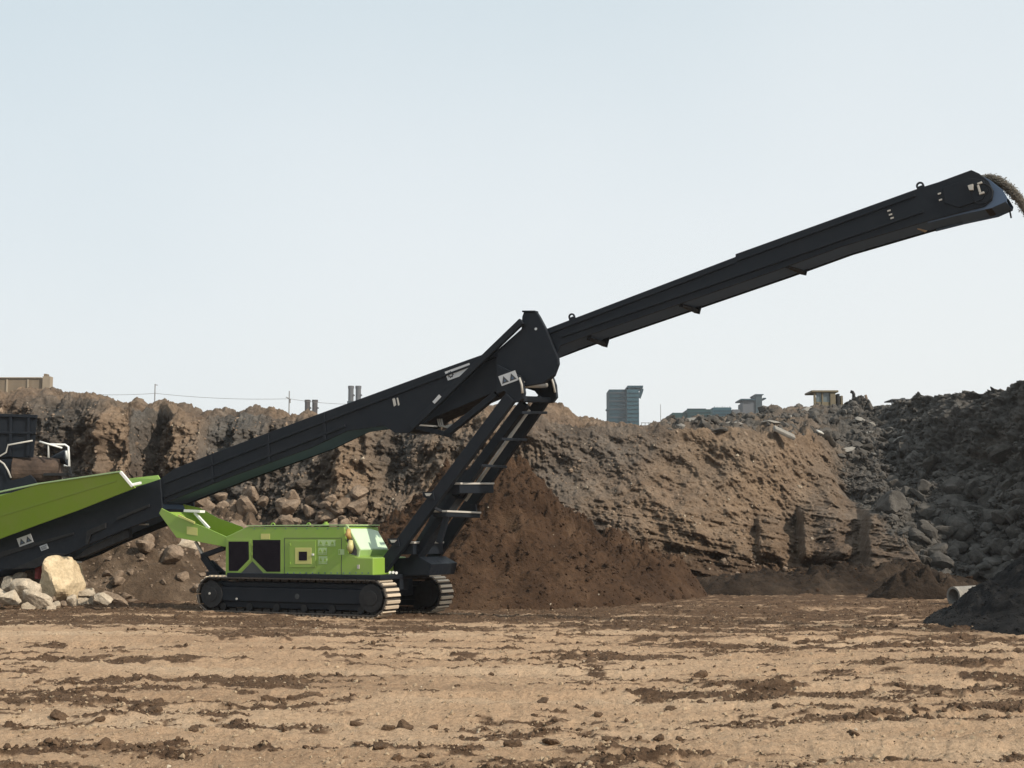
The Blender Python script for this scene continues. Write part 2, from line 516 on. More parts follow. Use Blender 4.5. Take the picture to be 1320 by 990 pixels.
# ------------------------------------------------------------------ quarry face: one sheet, foot -> lip -> crest -> plateau
#        px    foot Y   lip(py, Y)     crest(py, Y)   steepness   dark  tan
CT = [(-400, 43.0, (500, 48.0), (498, 56.0), 1.0, 0.35, 0.3),
      (0,    41.0, (514, 45.0), (511, 53.0), 1.0, 0.35, 0.3),
      (70,   41.0, (516, 45.0), (513, 52.0), 1.0, 0.45, 0.3),
      (120,  40.5, (517, 44.3), (515, 50.0), 1.0, 0.15, 0.6),
      (145,  40.0, (521, 43.4), (519, 49.0), 1.0, 0.1, 0.7),
      (163,  39.6, (529, 42.8), (527, 48.0), 1.0, 0.0, 0.9),
      (172,  41.0, (530, 44.8), (528, 49.0), 1.0, 0.9, 0.0),
      (205,  41.5, (532, 46.0), (530, 50.0), 0.9, 0.8, 0.1),
      (225,  40.5, (533, 44.6), (531, 50.0), 0.8, 0.3, 0.3),
      (262,  39.4, (535, 44.8), (533, 50.0), 0.7, 0.4, 0.2),
      (275,  40.2, (535, 45.6), (533, 50.0), 0.7, 0.9, 0.0),
      (330,  40.0, (537, 45.5), (536, 50.0), 0.6, 0.7, 0.1),
      (380,  39.5, (541, 45.2), (539, 50.0), 0.6, 0.8, 0.1),
      (425,  39.0, (541, 44.6), (539, 50.0), 0.6, 0.5, 0.3),
      (445,  38.2, (540, 43.8), (538, 50.0), 0.7, 0.1, 0.8),
      (495,  38.6, (538, 44.0), (536, 50.0), 0.7, 0.5, 0.4),
      (525,  38.8, (536, 44.2), (534, 49.0), 0.7, 0.8, 0.1),
      (560,  38.0, (534, 43.0), (532, 48.0), 0.7, 0.1, 0.8),
      (620,  38.0, (530, 43.4), (528, 47.0), 0.6, 0.2, 0.6),
      (690,  38.0, (540, 43.4), (524, 47.0), 0.5, 0.4, 0.3),
      (725,  38.0, (546, 43.6), (526, 47.0), 0.5, 0.55, 0.1),
      (750,  38.0, (550, 43.6), (536, 47.5), 0.45, 0.55, 0.1),
      (780,  38.0, (552, 43.8), (546, 49.0), 0.4, 0.55, 0.1),
      (830,  38.2, (554, 44.0), (551, 52.0), 0.4, 0.35, 0.3),
      (865,  38.4, (554, 44.3), (546, 53.0), 0.4, 0.25, 0.4),
      (900,  38.6, (554, 44.6), (542, 56.0), 0.4, 0.15, 0.6),
      (950,  39.0, (555, 45.3), (536, 60.0), 0.4, 0.1, 0.9),
      (1000, 39.8, (557, 46.2), (527, 64.0), 0.4, 0.1, 1.0),
      (1040, 40.6, (561, 47.6), (524, 67.0), 0.4, 0.1, 0.9),
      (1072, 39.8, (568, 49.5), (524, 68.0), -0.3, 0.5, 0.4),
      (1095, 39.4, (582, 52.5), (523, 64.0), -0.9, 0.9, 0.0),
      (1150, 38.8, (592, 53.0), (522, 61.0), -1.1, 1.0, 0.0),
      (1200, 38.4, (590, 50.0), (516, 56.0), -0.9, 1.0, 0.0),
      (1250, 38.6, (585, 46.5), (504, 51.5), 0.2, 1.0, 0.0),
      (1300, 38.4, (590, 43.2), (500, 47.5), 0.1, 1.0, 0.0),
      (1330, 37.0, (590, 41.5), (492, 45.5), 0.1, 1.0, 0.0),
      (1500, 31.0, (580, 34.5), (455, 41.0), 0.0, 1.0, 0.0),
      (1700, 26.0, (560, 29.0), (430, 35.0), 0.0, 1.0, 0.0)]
cpx = np.array([c[0] for c in CT], float)
pxs = np.concatenate([np.linspace(-400, -40, 60)[:-1], np.linspace(-40, 1360, 1250), np.linspace(1360, 1700, 60)[1:]])
itp = lambda f: np.interp(pxs, cpx, np.array([f(c) for c in CT], float))
footY, lipP, lipY, crP, crY, steep, darkC, tanC = [itp(f) for f in (lambda c: c[1], lambda c: c[2][0], lambda c: c[2][1], lambda c: c[3][0], lambda c: c[3][1], lambda c: c[4], lambda c: c[5], lambda c: c[6])]
def jag(amp, fr, seed):
    return amp * fbm(pxs * fr, pxs * 0, pxs * 0, 4, seed, 0.6)
lipP = lipP + jag(1.3, 0.05, 71)
crP = crP + jag(1.7, 0.05, 73) + jag(1.0, 0.25, 79)
xr = (pxs - 660) / FPX
def zof(py, Y):
    yc = (495 - py) / FPX
    dy = math.cos(PITCH) - yc * math.sin(PITCH)
    dz = math.sin(PITCH) + yc * math.cos(PITCH)
    return CAM_H + dz / dy * Y
lipZ, crZ = zof(lipP, lipY), zof(crP, crY)
nA, nB, nC = 250, 90, 14
V = []
rowt = []
for k in range(nA):
    t = k / (nA - 1)
    # concave: talus at the foot, steeper above
    s = t ** 1.0
    conc = 0.55 * steep
    yy = footY + (lipY - footY) * ((1 - conc) * s + conc * (1 - (1 - s) ** 2.2))
    zz = -0.6 + (lipZ + 0.6) * s
    V.append(np.stack([yy, zz], -1))
    rowt.append(t)
for k in range(1, nB):
    t = k / (nB - 1)
    yy = lipY + (crY - lipY) * t
    zz = lipZ + (crZ - lipZ) * (t ** (1.0))
    V.append(np.stack([yy, zz], -1))
    rowt.append(1 + t)
for k in range(1, nC):
    t = k / (nC - 1)
    yy = crY + 2.2 + 1150 * t ** 3
    zz = crZ - 0.35 + (5.2 - crZ + 0.35) * min(1, 2.5 * max(0, t - 0.08))
    V.append(np.stack([yy, zz], -1))
    rowt.append(2 + t)
V = np.array(V)
T = np.array(rowt)[:, None] * np.ones(len(pxs))[None]
Yb, Zb = V[..., 0], V[..., 1]
Xb = xr[None] * Yb / math.cos(0)        # perspective fan: columns run away from the viewer's side of the yard
PXg = np.repeat(pxs[None], len(V), 0)
_, PYg = project(np.stack([Xb, Yb, Zb], -1))
# displacement along the outward (towards the yard) direction
left = 1 - smooth(640, 760, PXg)
right = smooth(1050, 1110, PXg + 0 * T)
right = right * smooth(-0.05, 0.08, T - np.interp(PXg, [1040, 1072, 1110, 1190, 1235, 1300], [1.2, 0.8, 0.55, 0.22, 0.05, -0.2]))
face = smooth(0.0, 0.08, T) * ((1 - smooth(0.90, 1.02, T)) * (1 - right) + (1 - smooth(2.0, 2.09, T)) * right)
mid = (1 - left) * (1 - right)
rill = fbm(Xb * 1.1 + 0.35 * Zb * (1 - left), Yb * 0.15, Zb * 0.22, 4, 101, 0.55, ridged=True)
lump = fbm(Xb * 0.55, Yb * 0.55, Zb * 0.55, 5, 111, 0.55)
wf, ws_ = worley(Xb * 0.9, Yb * 0.9, Zb * 0.8, 121)
wf2, ws2 = worley(Xb * 2.3, Yb * 2.3, Zb * 2.1, 131)
fine = fbm(Xb * 3.2, Yb * 3.2, Zb * 3.2, 5, 141, 0.62)
strata = fbm(Xb * 0.30, Yb * 0.3, Zb * 3.1 + 0.55 * Xb * mid, 5, 151, 0.62, ridged=True)
wrp = fbm(Xb * 0.5, Yb * 0.3, Zb * 0.5, 3, 163)
diag = fbm((Xb + Zb * 1.0 + 0.9 * wrp) * 1.0, Yb * 0.2, (Zb - Xb * 0.6) * 0.42, 4, 161, 0.5, ridged=True)
vfine = fbm(Xb * 9.0, Yb * 9.0, Zb * 9.0, 3, 145, 0.6)
crumble = fbm(Xb * 2.6, Yb * 2.6, Zb * 1.5, 5, 147, 0.62, ridged=True)
D = face * (left * (0.34 * rill + 0.55 * lump + 0.30 * (0.5 - wf) + 0.24 * (0.45 - wf2) + 0.12 * crumble + 0.15 * fine + 0.05 * vfine)
            + mid * (0.13 * rill * (0.5 + 0.7 * lump) + 0.42 * lump + 0.15 * strata * (1 - smooth(0.40, 0.66, T)) + 0.05 * diag * smooth(-0.3, 0.5, lump) + 0.03 * crumble + 0.055 * fine + 0.06 * vfine)
            + right * (0.45 * lump + (1 - 0.45 * smooth(0.6, 1.1, T)) * (0.42 * (0.5 - wf) + 0.32 * (0.45 - wf2)) + 0.10 * crumble + 0.11 * fine + 0.06 * vfine))
D0 = D
# bucket-cut blocks low on the right of the face
for (a, b_, c, d_, amt) in ((1028, 1086, 655, 722, 1.7), (1106, 1176, 656, 735, 1.8), (975, 1014, 668, 716, 0.6)):
    m = smooth(a - 3, a + 2, PXg) * (1 - smooth(b_ - 26, b_ + 16, PXg + (PYg - (c + d_) / 2) * -0.25)) * smooth(c - 5, c + 4, PYg + 2.5 * fine) * (1 - smooth(d_ - 12, d_ + 10, PYg))
    D = D + m * amt * face
back = smooth(1.0, 1.06, T) * (1 - smooth(1.97, 2.02, T)) * (1 - 0.6 * right)
rx_ = right * smooth(1120, 1210, PXg)
Yd = Yb - D * (1 - 0.5 * rx_)
Xd = Xb - D * 0.12 - D0 * 0.72 * rx_
Zd = Zb + back * (0.32 * fbm(Xb * 0.7, Yb * 0.5, Xb * 0, 4, 171) + 0.35 * (0.4 - worley(Xb * 0.9, Yb * 0.7, Xb * 0, 177)[0]) + 0.1 * fine) * (1 - 0.7 * smooth(1.8, 2.0, T)) + right * face * 0.25 * lump
Zd = Zd + right * smooth(1.8, 2.0, T) * (1 - smooth(2.0, 2.2, T)) * (0.05 * fine)
Zd = Zd + smooth(0.93, 1.0, T) * (1 - smooth(1.0, 1.08, T)) * 0.12 * fine
darkA = np.clip(darkC[None] + 0.55 * fbm(Xb * 0.35, Yb * 0.2, Zb * 0.5, 4, 181) * left + 0.35 * fbm(Xb * 0.3, Yb * 0.2, Zb * 0.5, 4, 187) * mid, 0, 1)
lowlit = 1 - smooth(-0.06, 0.06, T - np.interp(PXg, [1040, 1072, 1110, 1190, 1235, 1300], [1.2, 0.8, 0.55, 0.22, 0.05, -0.2]) + 0.05 * fine)  # spoil grey ends along the spur's shadow edge, so that shade is painted
darkA = darkA * (1 - lowlit * smooth(1040, 1080, PXg)) + 0.15 * lowlit * smooth(1040, 1080, PXg)
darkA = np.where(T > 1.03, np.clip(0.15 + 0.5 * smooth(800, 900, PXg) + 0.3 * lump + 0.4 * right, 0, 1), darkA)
tanA = np.clip(tanC[None] + 0.6 * fbm(Xb * 0.5, Yb * 0.3, Zb * 0.45, 4, 191), 0, 1)
brownA = mid * (1 - smooth(0.06, 0.46, T + 0.14 * lump)) * 0.95 + left * (1 - smooth(0.05, 0.28, T + 0.1 * lump)) * 0.8
cm, cnt, cb = new_mat('quarry_face_soil')
aD = node(cnt, 'ShaderNodeAttribute', attribute_name='dark')
aT = node(cnt, 'ShaderNodeAttribute', attribute_name='tan')
aB = node(cnt, 'ShaderNodeAttribute', attribute_name='brown')
n1 = noise_n(cnt, 0.9, 8, 0.65, dist=0.6)
n2 = noise_n(cnt, 6.5, 8, 0.72)
n3 = noise_n(cnt, 1.2, 5, 0.6, mapscale=(0.5, 0.5, 3.0))
base = ramp(cnt, n1.outputs[0], [(0.3, (0.095, 0.068, 0.049)), (0.5, (0.150, 0.110, 0.081)), (0.68, (0.22, 0.170, 0.128))]).outputs[0]
tanc = ramp(cnt, n3.outputs[0], [(0.3, (0.165, 0.115, 0.077)), (0.7, (0.27, 0.197, 0.136))]).outputs[0]
grey = ramp(cnt, n1.outputs[0], [(0.32, (0.062, 0.057, 0.052)), (0.55, (0.10, 0.093, 0.085)), (0.72, (0.15, 0.14, 0.127))]).outputs[0]
brn = ramp(cnt, n1.outputs[0], [(0.32, (0.045, 0.029, 0.020)), (0.7, (0.12, 0.080, 0.054))]).outputs[0]
c = mix(cnt, aT.outputs['Fac'], base, tanc)
c = mix(cnt, aD.outputs['Fac'], c, grey)
c = mix(cnt, aB.outputs['Fac'], c, brn)
vv = ramp(cnt, n2.outputs[0], [(0.3, (0.5, 0.49, 0.48)), (0.5, (0.95, 0.95, 0.95)), (0.74, (1.45, 1.42, 1.38))])
mm = node(cnt, 'ShaderNodeMix', data_type='RGBA', blend_type='MULTIPLY')
mm.inputs[0].default_value = 0.85
cnt.links.new(c, mm.inputs[6])
cnt.links.new(vv.outputs[0], mm.inputs[7])
cnt.links.new(mm.outputs[2], cb.inputs['Base Color'])
cb.inputs['Roughness'].default_value = 0.97
cb.inputs['Specular IOR Level'].default_value = 0.1
bump(cnt, cb, n2.outputs[0], 0.85, 0.14)
CL = np.stack([Xd, Yd, Zd], -1)
cliff = np_mesh('cliff', CL.reshape(-1, 3), grid_faces(*Xd.shape), cm, {'dark': darkA, 'tan': tanA, 'brown': brownA})
tag(cliff, kind='structure')
CPX, CPY = project(CL)

# ------------------------------------------------------------------ rocks
def rock_shape(seed, sub=2, planes=11, flat=(1, 1, 1), rough=0.05):
    r = np.random.default_rng(seed)
    bm = bmesh.new()
    bmesh.ops.create_icosphere(bm, subdivisions=sub, radius=1)
    V = np.array([v.co[:] for v in bm.verts])
    F = np.array([[v.index for v in f.verts] for f in bm.faces])
    bm.free()
    N = r.normal(size=(planes, 3))
    N /= np.linalg.norm(N, axis=1)[:, None]
    dist = r.uniform(0.55, 0.95, planes)
    dots = V @ N.T
    rad = np.min(np.where(dots > 0.05, dist[None] / np.maximum(dots, 0.05), 9), axis=1)
    rad = np.minimum(rad, 1.25)
    V = V * rad[:, None]
    V *= 1 + rough * fbm(V[:, 0] * 2.5, V[:, 1] * 2.5, V[:, 2] * 2.5, 3, seed)[:, None]
    V *= np.array(flat)
    return V, F

def rock_mesh(name, seed, mat, sub=3, planes=11, flat=(1, 1, 1), rough=0.06):
    V, F = rock_shape(seed, sub, planes, flat, rough)
    me = bpy.data.meshes.new(name)
    me.from_pydata(V.tolist(), [], F.tolist())
    me.materials.append(M[mat])
    return me

def place(me, name, loc, size, rot, label, cat, group=None):
    o = bpy.data.objects.new(name, me)
    col.objects.link(o)
    o.location = loc
    o.scale = size if hasattr(size, '__len__') else (size, size, size)
    o.rotation_euler = rot
    return tag(o, label, cat, group)

ROCKLO = [rock_shape(900 + i, 1, 9, ((1, 0.8, 0.7), (1, 1, 0.8), (1.1, 0.7, 0.5), (1, 0.9, 0.9))[i % 4]) for i in range(12)]
def scatter(name, P, S, mat, sink=0.25):
    """one stuff mesh of many small stones."""
    Vs, Fs, o = [], [], 0
    for p, s in zip(P, S):
        v, f = ROCKLO[int(rng.integers(len(ROCKLO)))]
        a, b, c = rng.uniform(0, 6.28, 3)
        q = np.array(Matrix.Rotation(a, 3, 'Z') @ Matrix.Rotation(b * 0.4, 3, 'X'))
        Vs.append((v * s) @ q.T + p)
        Fs.append(f + o)
        o += len(v)
    ob = np_mesh(name, np.concatenate(Vs), np.concatenate(Fs), mat, smooth_shade=False)
    return tag(ob, kind='stuff')

def pick(mask, n):
    idx = np.argwhere(mask)
    idx = idx[rng.integers(0, len(idx), n)]
    return CL[idx[:, 0], idx[:, 1]]

T_face = (T > 0.05) & (T < 0.98)
def size_dist(n, lo, hi, p=2.6):
    return lo * (1 - rng.random(n) * (1 - (lo / hi) ** p)) ** (-1 / p)

# small stones caught in the quarry face and lying on the spoil (nobody could count them)
mk_mid = T_face & (CPX > -20) & (CPX < 1080)
n = 4200
tag(scatter('face_stones', pick(mk_mid, n), size_dist(n, 0.025, 0.13), 'rock_brown'), 'small brown stones caught all over the quarry face', 'stones')
n = 170
tag(scatter('pale_face_stones', pick(mk_mid, n), size_dist(n, 0.03, 0.11), 'rock_pale'), 'small pale stones dotted over the quarry face', 'stones')
mk_right = (right > 0.6) & ((T > 0.1) & (T < 2.0)) & (CPX > 1080) & (CPX < 1360)
n = 6000
tag(scatter('spoil_rubble', np.concatenate([pick(mk_right & (T < 0.9), 4400), pick(mk_right, 1600)]), size_dist(n, 0.04, 0.22, 2.2), 'rock_grey'), 'grey rubble covering the shaded spoil slope on the right', 'rubble')
mk_crest = (T > 1.0) & (T < 2.0) & (CPX > 860) & (CPX < 1200)
n = 900
tag(scatter('crest_rubble', pick(mk_crest, n), size_dist(n, 0.08, 0.38), 'rock_grey'), 'broken grey rubble strewn along the crest behind the lip', 'rubble')
mk_talus = (T > 0.02) & (T < 0.45) & (CPX > 90) & (CPX < 480)
n = 900
tag(scatter('talus_stones', pick(mk_talus, n), size_dist(n, 0.07, 0.30), 'rock_brown'), 'brown broken stones of the talus below the left face', 'stones')

# countable rocks: one copied object each
B_SH = [rock_mesh('boulder_mesh', 40 + i, 'rock_brown', 3, 10, ((1, 0.8, 0.8), (1, 0.9, 0.65), (1.15, 0.75, 0.7))[i % 3]) for i in range(6)]
for i in range(120):
    p = pick((T > 0.06) & (T < 0.56) & (CPX > 235) & (CPX < 470) & (CPY > 590 + 0.10 * np.abs(CPX - 330)), 1)[0]
    s = float(size_dist(1, 0.18, 0.50, 1.8)[0])
    place(B_SH[i % 6], 'boulder', (p[0], p[1] - 0.55 * s, p[2] + 0.25 * s), s, tuple(rng.uniform(-1, 1, 3) * (0.5, 0.5, 3)),
          'angular brown boulder in the talus behind the machine', 'boulder', 'boulders in the talus below the left face')
G_SH = [rock_mesh('rubble_block_mesh', 60 + i, 'rock_grey', 3, 8, ((1, 0.8, 0.8), (1.1, 0.9, 0.35), (1.1, 0.6, 0.5), (0.9, 0.8, 0.7))[i % 4], 0.035) for i in range(8)]
for i in range(190):
    p = pick((right > 0.7) & (T > 0.12) & (T < 1.9) & (CPX > 1125) & (CPX < 1325) & (CPY > 530), 1)[0]
    if i < 150:
        p = pick((right > 0.7) & (T > 0.10) & (T < 0.85) & (CPX > 1150) & (CPX < 1325) & (CPY > 575), 1)[0]
    s = float(size_dist(1, 0.15, 0.52, 1.9)[0])
    place(G_SH[i % 8], 'rubble_block', (p[0] - 0.15 * s, p[1] - 0.2 * s, p[2] + 0.15 * s), s, tuple(rng.uniform(-1, 1, 3) * (0.7, 0.7, 3)),
          'angular grey block lying on the shaded spoil slope', 'rubble block', 'blocks on the shaded spoil slope')
C_SH = [rock_mesh('concrete_slab_mesh', 80 + i, 'concrete', 2, 7, ((1.3, 0.8, 0.22), (1, 0.8, 0.4), (1.5, 0.5, 0.25))[i % 3], 0.02) for i in range(6)]
for i in range(60):
    p = pick((T > 0.99) & (T < 1.75) & (CPX > 865) & (CPX < 1165), 1)[0]
    s = float(size_dist(1, 0.16, 0.42, 2.2)[0])
    place((C_SH + G_SH)[i % 14], 'rubble_block', (p[0], p[1], p[2] + 0.12 * s), s, tuple(rng.uniform(-1, 1, 3) * (0.6, 0.6, 3)),
          'broken block among the rubble along the crest behind the lip', 'rubble block', 'blocks along the crest behind the lip')
def slab(px, py, Y, L, W, H, rx, ry, rz, mat, label):
    mb = MB()
    mb.box((0, 0, 0), (L, W, H))
    o = mb.build('concrete_slab', mat, None, 0.03)
    o.location = at(px, py, Y)
    o.rotation_euler = (rx, ry, rz)
    return tag(o, label, 'slab')
slab(1011, 558, 46.0, 0.75, 0.4, 0.12, 0.4, 0.42, 0.1, 'concrete', 'long pale concrete slab leaning over the lip of the quarry face')
slab(1057, 557, 48.0, 0.26, 0.2, 0.06, 0.5, 0.3, 0.4, 'steel_light', 'small white broken panel lying on the rubble below the yellow cab')
slab(884, 543, 46.5, 0.8, 0.5, 0.10, 0.3, -0.1, 0.1, 'concrete', 'flat pale slab lying on the dark mound near the tall mast')

# boulders at the left under the conveyor tail, each its own
def boulder(px, py, Y, s, flat, seed, mat, label, rot=(0, 0, 0)):
    me = rock_mesh('boulder_mesh', seed, mat, 4, 10, flat, 0.07)
    p = at(px, py, Y)
    return place(me, 'boulder', p, s, rot, label, 'boulder')
boulder(78, 752, 30.0, 0.52, (0.9, 0.8, 1.0), 301, 'rock_cream', 'tall cream boulder below the conveyor tail, largest of its cluster', (0.1, 0.1, 0.5))
boulder(107, 764, 30.4, 0.24, (1.1, 0.8, 0.65), 302, 'rock_pale', 'grey beige boulder at the right foot of the tall cream boulder')
boulder(54, 750, 32.2, 0.36, (0.9, 0.9, 1.0), 303, 'rock_brown', 'brown boulder touching the left side of the tall cream boulder')
boulder(16, 752, 31.2, 0.26, (1.0, 0.8, 0.85), 304, 'rock_pale', 'rounded pale boulder half way up the left cluster of rocks')
boulder(14, 769, 28.6, 0.22, (1.0, 0.8, 0.75), 305, 'rock_pale', 'small white faced boulder at the front left of the rock cluster')
boulder(34, 763, 29.0, 0.30, (1.0, 0.8, 0.9), 306, 'rock_pale', 'pointed pale boulder between the white faced and the elongated ones')
boulder(51, 772, 28.3, 0.24, (1.2, 0.7, 0.62), 307, 'rock_pale', 'elongated beige boulder tilted at the front of the rock cluster', (0, 0.5, 0.2))
boulder(63, 768, 30.6, 0.24, (1.0, 0.8, 0.8), 308, 'rock_brown', 'dull brown boulder in front of the tall cream boulder')
boulder(6, 750, 32.4, 0.36, (1.2, 0.9, 0.8), 309, 'rock_brown', 'wide brown boulder at the back left of the rock cluster')
boulder(33, 748, 32.6, 0.33, (1.2, 0.8, 0.7), 310, 'rock_brown', 'flat topped brown boulder at the back of the rock cluster near the red post')
boulder(-12, 766, 29.0, 0.30, (1.0, 0.8, 0.8), 311, 'rock_pale', 'pale boulder cut off by the left picture edge')
boulder(132, 771, 28.6, 0.22, (1.15, 0.7, 0.55), 312, 'rock_pale', 'lone low cream boulder to the right of the rock cluster', (0, 0.45, -0.2))
boulder(151, 772, 28.7, 0.17, (1.5, 0.7, 0.5), 313, 'rock_brown', 'long thin brown boulder beside the lone low cream one', (0, 0.5, 0.1))
boulder(202, 719, 33.5, 0.28, (1.2, 0.9, 0.75), 314, 'rock_pale', 'pale boulder half buried in the bank left of the green chute')
boulder(190, 707, 34.0, 0.26, (0.7, 0.9, 1.1), 315, 'rock_brown', 'upright brown boulder above the pale one in the bank')
boulder(172, 694, 34.5, 0.34, (0.6, 0.8, 1.25), 316, 'rock_brown', 'narrow standing boulder at the end of the black conveyor guard')
boulder(235, 700, 34.5, 0.42, (1.3, 0.9, 0.7), 317, 'rock_pale', 'broad tan boulder in the bank under the green chute')
HEAP_SH = [rock_mesh('heap_stone_mesh', 330 + i, ('rock_pale', 'rock_brown', 'rock_pale')[i % 3], 3, 9, (1.1, 0.85, 0.75), 0.08) for i in range(9)]
for i in range(46):
    px = rng.uniform(-20, 118)
    Y = rng.uniform(28.8, 31.8)
    s = float(size_dist(1, 0.08, 0.2, 2.0)[0])
    zz = 0.06 + max(0, (Y - 28.8) * 0.2) * max(0.1, 1 - abs(px - 45) / 90) * rng.uniform(0.5, 1.1)
    place(HEAP_SH[i % 9], 'boulder', ((px - 660) / FPX * Y, Y, zz), s, tuple(rng.uniform(-1, 1, 3) * (0.6, 0.6, 3)),
          'small broken stone wedged among the larger boulders below the conveyor tail', 'boulder', 'small stones wedged among the boulders')
# bank of earth behind the boulders, in front of the cliff
def mound(name, px, Y, rx, ry, h, mat, seed, n=(150, 110), power=1.0, rough=0.16, lumps=0.12, shift=0.0):
    cx = (px - 660) / FPX * Y
    u = np.linspace(0, 2 * np.pi, n[0])
    r = np.linspace(0, 1.08, n[1])[:, None]
    X = cx + rx * r * np.cos(u)[None]
    Yg = Y + ry * r * np.sin(u)[None]
    prof = np.clip(1 - r, 0, 1) ** power + 0 * X
    prof = prof - 0.13 * np.exp(-(r / 0.20) ** 2)
    Z = h * prof
    k = fbm(X * 0.7, Yg * 0.7, X * 0, 5, seed, 0.55)
    k2, _ = worley(X * 2.4, Yg * 2.4, Z * 2.4, seed + 5)
    k3 = fbm(X * 4.5, Yg * 4.5, Z * 4.5, 4, seed + 9, 0.6)
    env = (smooth(0, 0.12, r) * (0.25 + 0.75 * np.clip(1.05 - r, 0, 1)) + 0.1) * (1 - 0.85 * smooth(0.80, 0.99, r))
    Z = Z + env * (rough * 2.2 * k + lumps * 1.4 * (0.45 - k2) + lumps * 0.8 * k3) - 0.16 * smooth(0.90, 1.08, r)
    X = X + shift * Z
    V = np.stack([X, Yg, Z], -1)
    o = np_mesh(name, V.reshape(-1, 3), grid_faces(n[1], n[0]), mat)
    return o, V
o, MV1 = mound('soil_pile', 628, 33.8, 4.75, 4.3, 3.6, 'brown_soil', 401, (420, 300), 0.92, 0.24, 0.22)
tag(o, 'conical pile of fresh dark brown soil against the quarry face behind the support frame', 'soil pile')
o, MV6 = mound('soil_pile', 757, 35.0, 3.0, 3.6, 2.0, 'brown_soil', 405, (300, 200), 0.85, 0.24, 0.22)
tag(o, 'lower shoulder of dark soil leaning on the right side of the conical pile', 'soil pile')
o, MV2 = mound('soil_mound', 1178, 33.5, 1.25, 0.9, 0.62, 'dark_earth', 411, (130, 90), 0.55, 0.15, 0.22)
tag(o, 'rounded dark earth lump left of the concrete pipe', 'earth mound')
o, MV3 = mound('earth_bank', 150, 36.5, 7.6, 4.4, 2.6, 'bank_earth', 421, (300, 200), 0.8, 0.22, 0.2)
tag(o, 'long brown bank of earth and stones behind the cluster of boulders', 'earth bank')
o, MV5 = mound('earth_bank', 1060, 37.0, 5.5, 2.2, 0.75, 'dark_earth', 431, (260, 120), 0.7, 0.12, 0.14)  # dark soil, coloured darker for the shaded ditch along the face foot
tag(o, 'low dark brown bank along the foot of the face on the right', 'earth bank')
for MVk, cnt_, lab in ((MV1, 5000, 'brown crumbs and stones over the soil pile'), (MV3, 2600, 'stones over the brown earth bank'), (MV5, 250, 'crumbs over the low dark bank'), (MV6, 1500, 'crumbs over the shoulder of the soil pile')):
    f = MVk[:int(MVk.shape[0] * 0.97)].reshape(-1, 3)
    r_ = np.sqrt(rng.random(cnt_)) * (int(MVk.shape[0] * 0.97) - 1)
    ii = r_.astype(int) * MVk.shape[1] + rng.integers(0, MVk.shape[1], cnt_)
    tag(scatter('soil_crumbs', f[ii], size_dist(cnt_, 0.025, 0.12), 'rock_brown' if MVk is MV3 else 'brown_soil'), lab, 'crumbs')
fb = MV3[20:int(MV3.shape[0] * 0.95), MV3.shape[1] // 2:].reshape(-1, 3)
fb = fb[(project(fb)[0] > 60) & (project(fb)[0] < 330)]
for i in range(150):
    p = fb[int(rng.integers(len(fb)))]
    s = float(size_dist(1, 0.10, 0.32, 2.0)[0])
    place(B_SH[i % 6], 'boulder', (p[0], p[1] - 0.2 * s, p[2] + 0.1 * s), s, tuple(rng.uniform(-1, 1, 3) * (0.5, 0.5, 3)),
          'brown boulder bedded in the earth bank under the conveyor tail', 'boulder', 'boulders bedded in the earth bank')
ii = rng.integers(0, MV1.shape[0] * MV1.shape[1], 60)
tag(scatter('pale_chips', MV1.reshape(-1, 3)[ii], size_dist(60, 0.025, 0.08), 'rock_pale'), 'pale stone chips dotted over the brown soil pile', 'stones')

# crumbs and clods on the yard
def yard_points(n, want):
    Y = np.exp(rng.uniform(np.log(8.5), np.log(31), n * 6))
    px = rng.uniform(-40, 1360, n * 6)
    X = (px - 660) / FPX * Y
    m = mud_mask(X, Y)
    k = rng.random(n * 6) < (m if want else 0.15 + 0 * m)
    X, Y = X[k][:n], Y[k][:n]
    return np.stack([X, Y, ground_z(X, Y, mud_mask(X, Y))], -1)
P = yard_points(22000, True)
tag(scatter('soil_crumbs', P, size_dist(len(P), 0.009, 0.05, 2.3), 'clod'), 'dark soil crumbs strewn over the yard', 'crumbs')
P = yard_points(16000, False)
tag(scatter('yard_gravel', P, size_dist(len(P), 0.008, 0.04, 2.4), 'clod_tan'), 'tan gravel strewn over the yard', 'gravel')
P = yard_points(140, False)
tag(scatter('pale_chips', P, size_dist(len(P), 0.012, 0.035, 2.4), 'rock_pale'), 'pale stone chips on the yard', 'stones')
K_SH = [rock_mesh('clod_mesh', 500 + i, 'clod', 3, 9, (1.15, 0.9, 0.62), 0.13) for i in range(6)]
KP = [(500, 940), (520, 937), (560, 939), (578, 934), (545, 972), (75, 923), (128, 927), (265, 885), (345, 907), (418, 884), (200, 915), (1005, 908), (865, 908), (770, 917), (1180, 915), (710, 955), (662, 958), (1270, 924), (590, 880), (310, 925), (110, 990), (1060, 975), (1150, 980), (850, 948), (1100, 945), (30, 905), (985, 893), (1085, 858), (460, 925), (250, 945), (490, 968), (1290, 955), (905, 865), (700, 905), (40, 840), (230, 800), (205, 803)]
for i, (px, py) in enumerate(KP):
    d = ray(px, py)
    t = -CAM_H / d[2]
    p = CAM + d * t
    s = random.choice((0.03, 0.04, 0.045, 0.06, 0.075))
    place(K_SH[i % 6], 'soil_clod', (p[0], p[1], gz(p[0], p[1]) + 0.25 * s), s, (random.uniform(-.3, .3), random.uniform(-.3, .3), random.uniform(0, 6)),
          'dark brown soil clod lying on the tan yard', 'soil clod', 'soil clods lying on the yard')

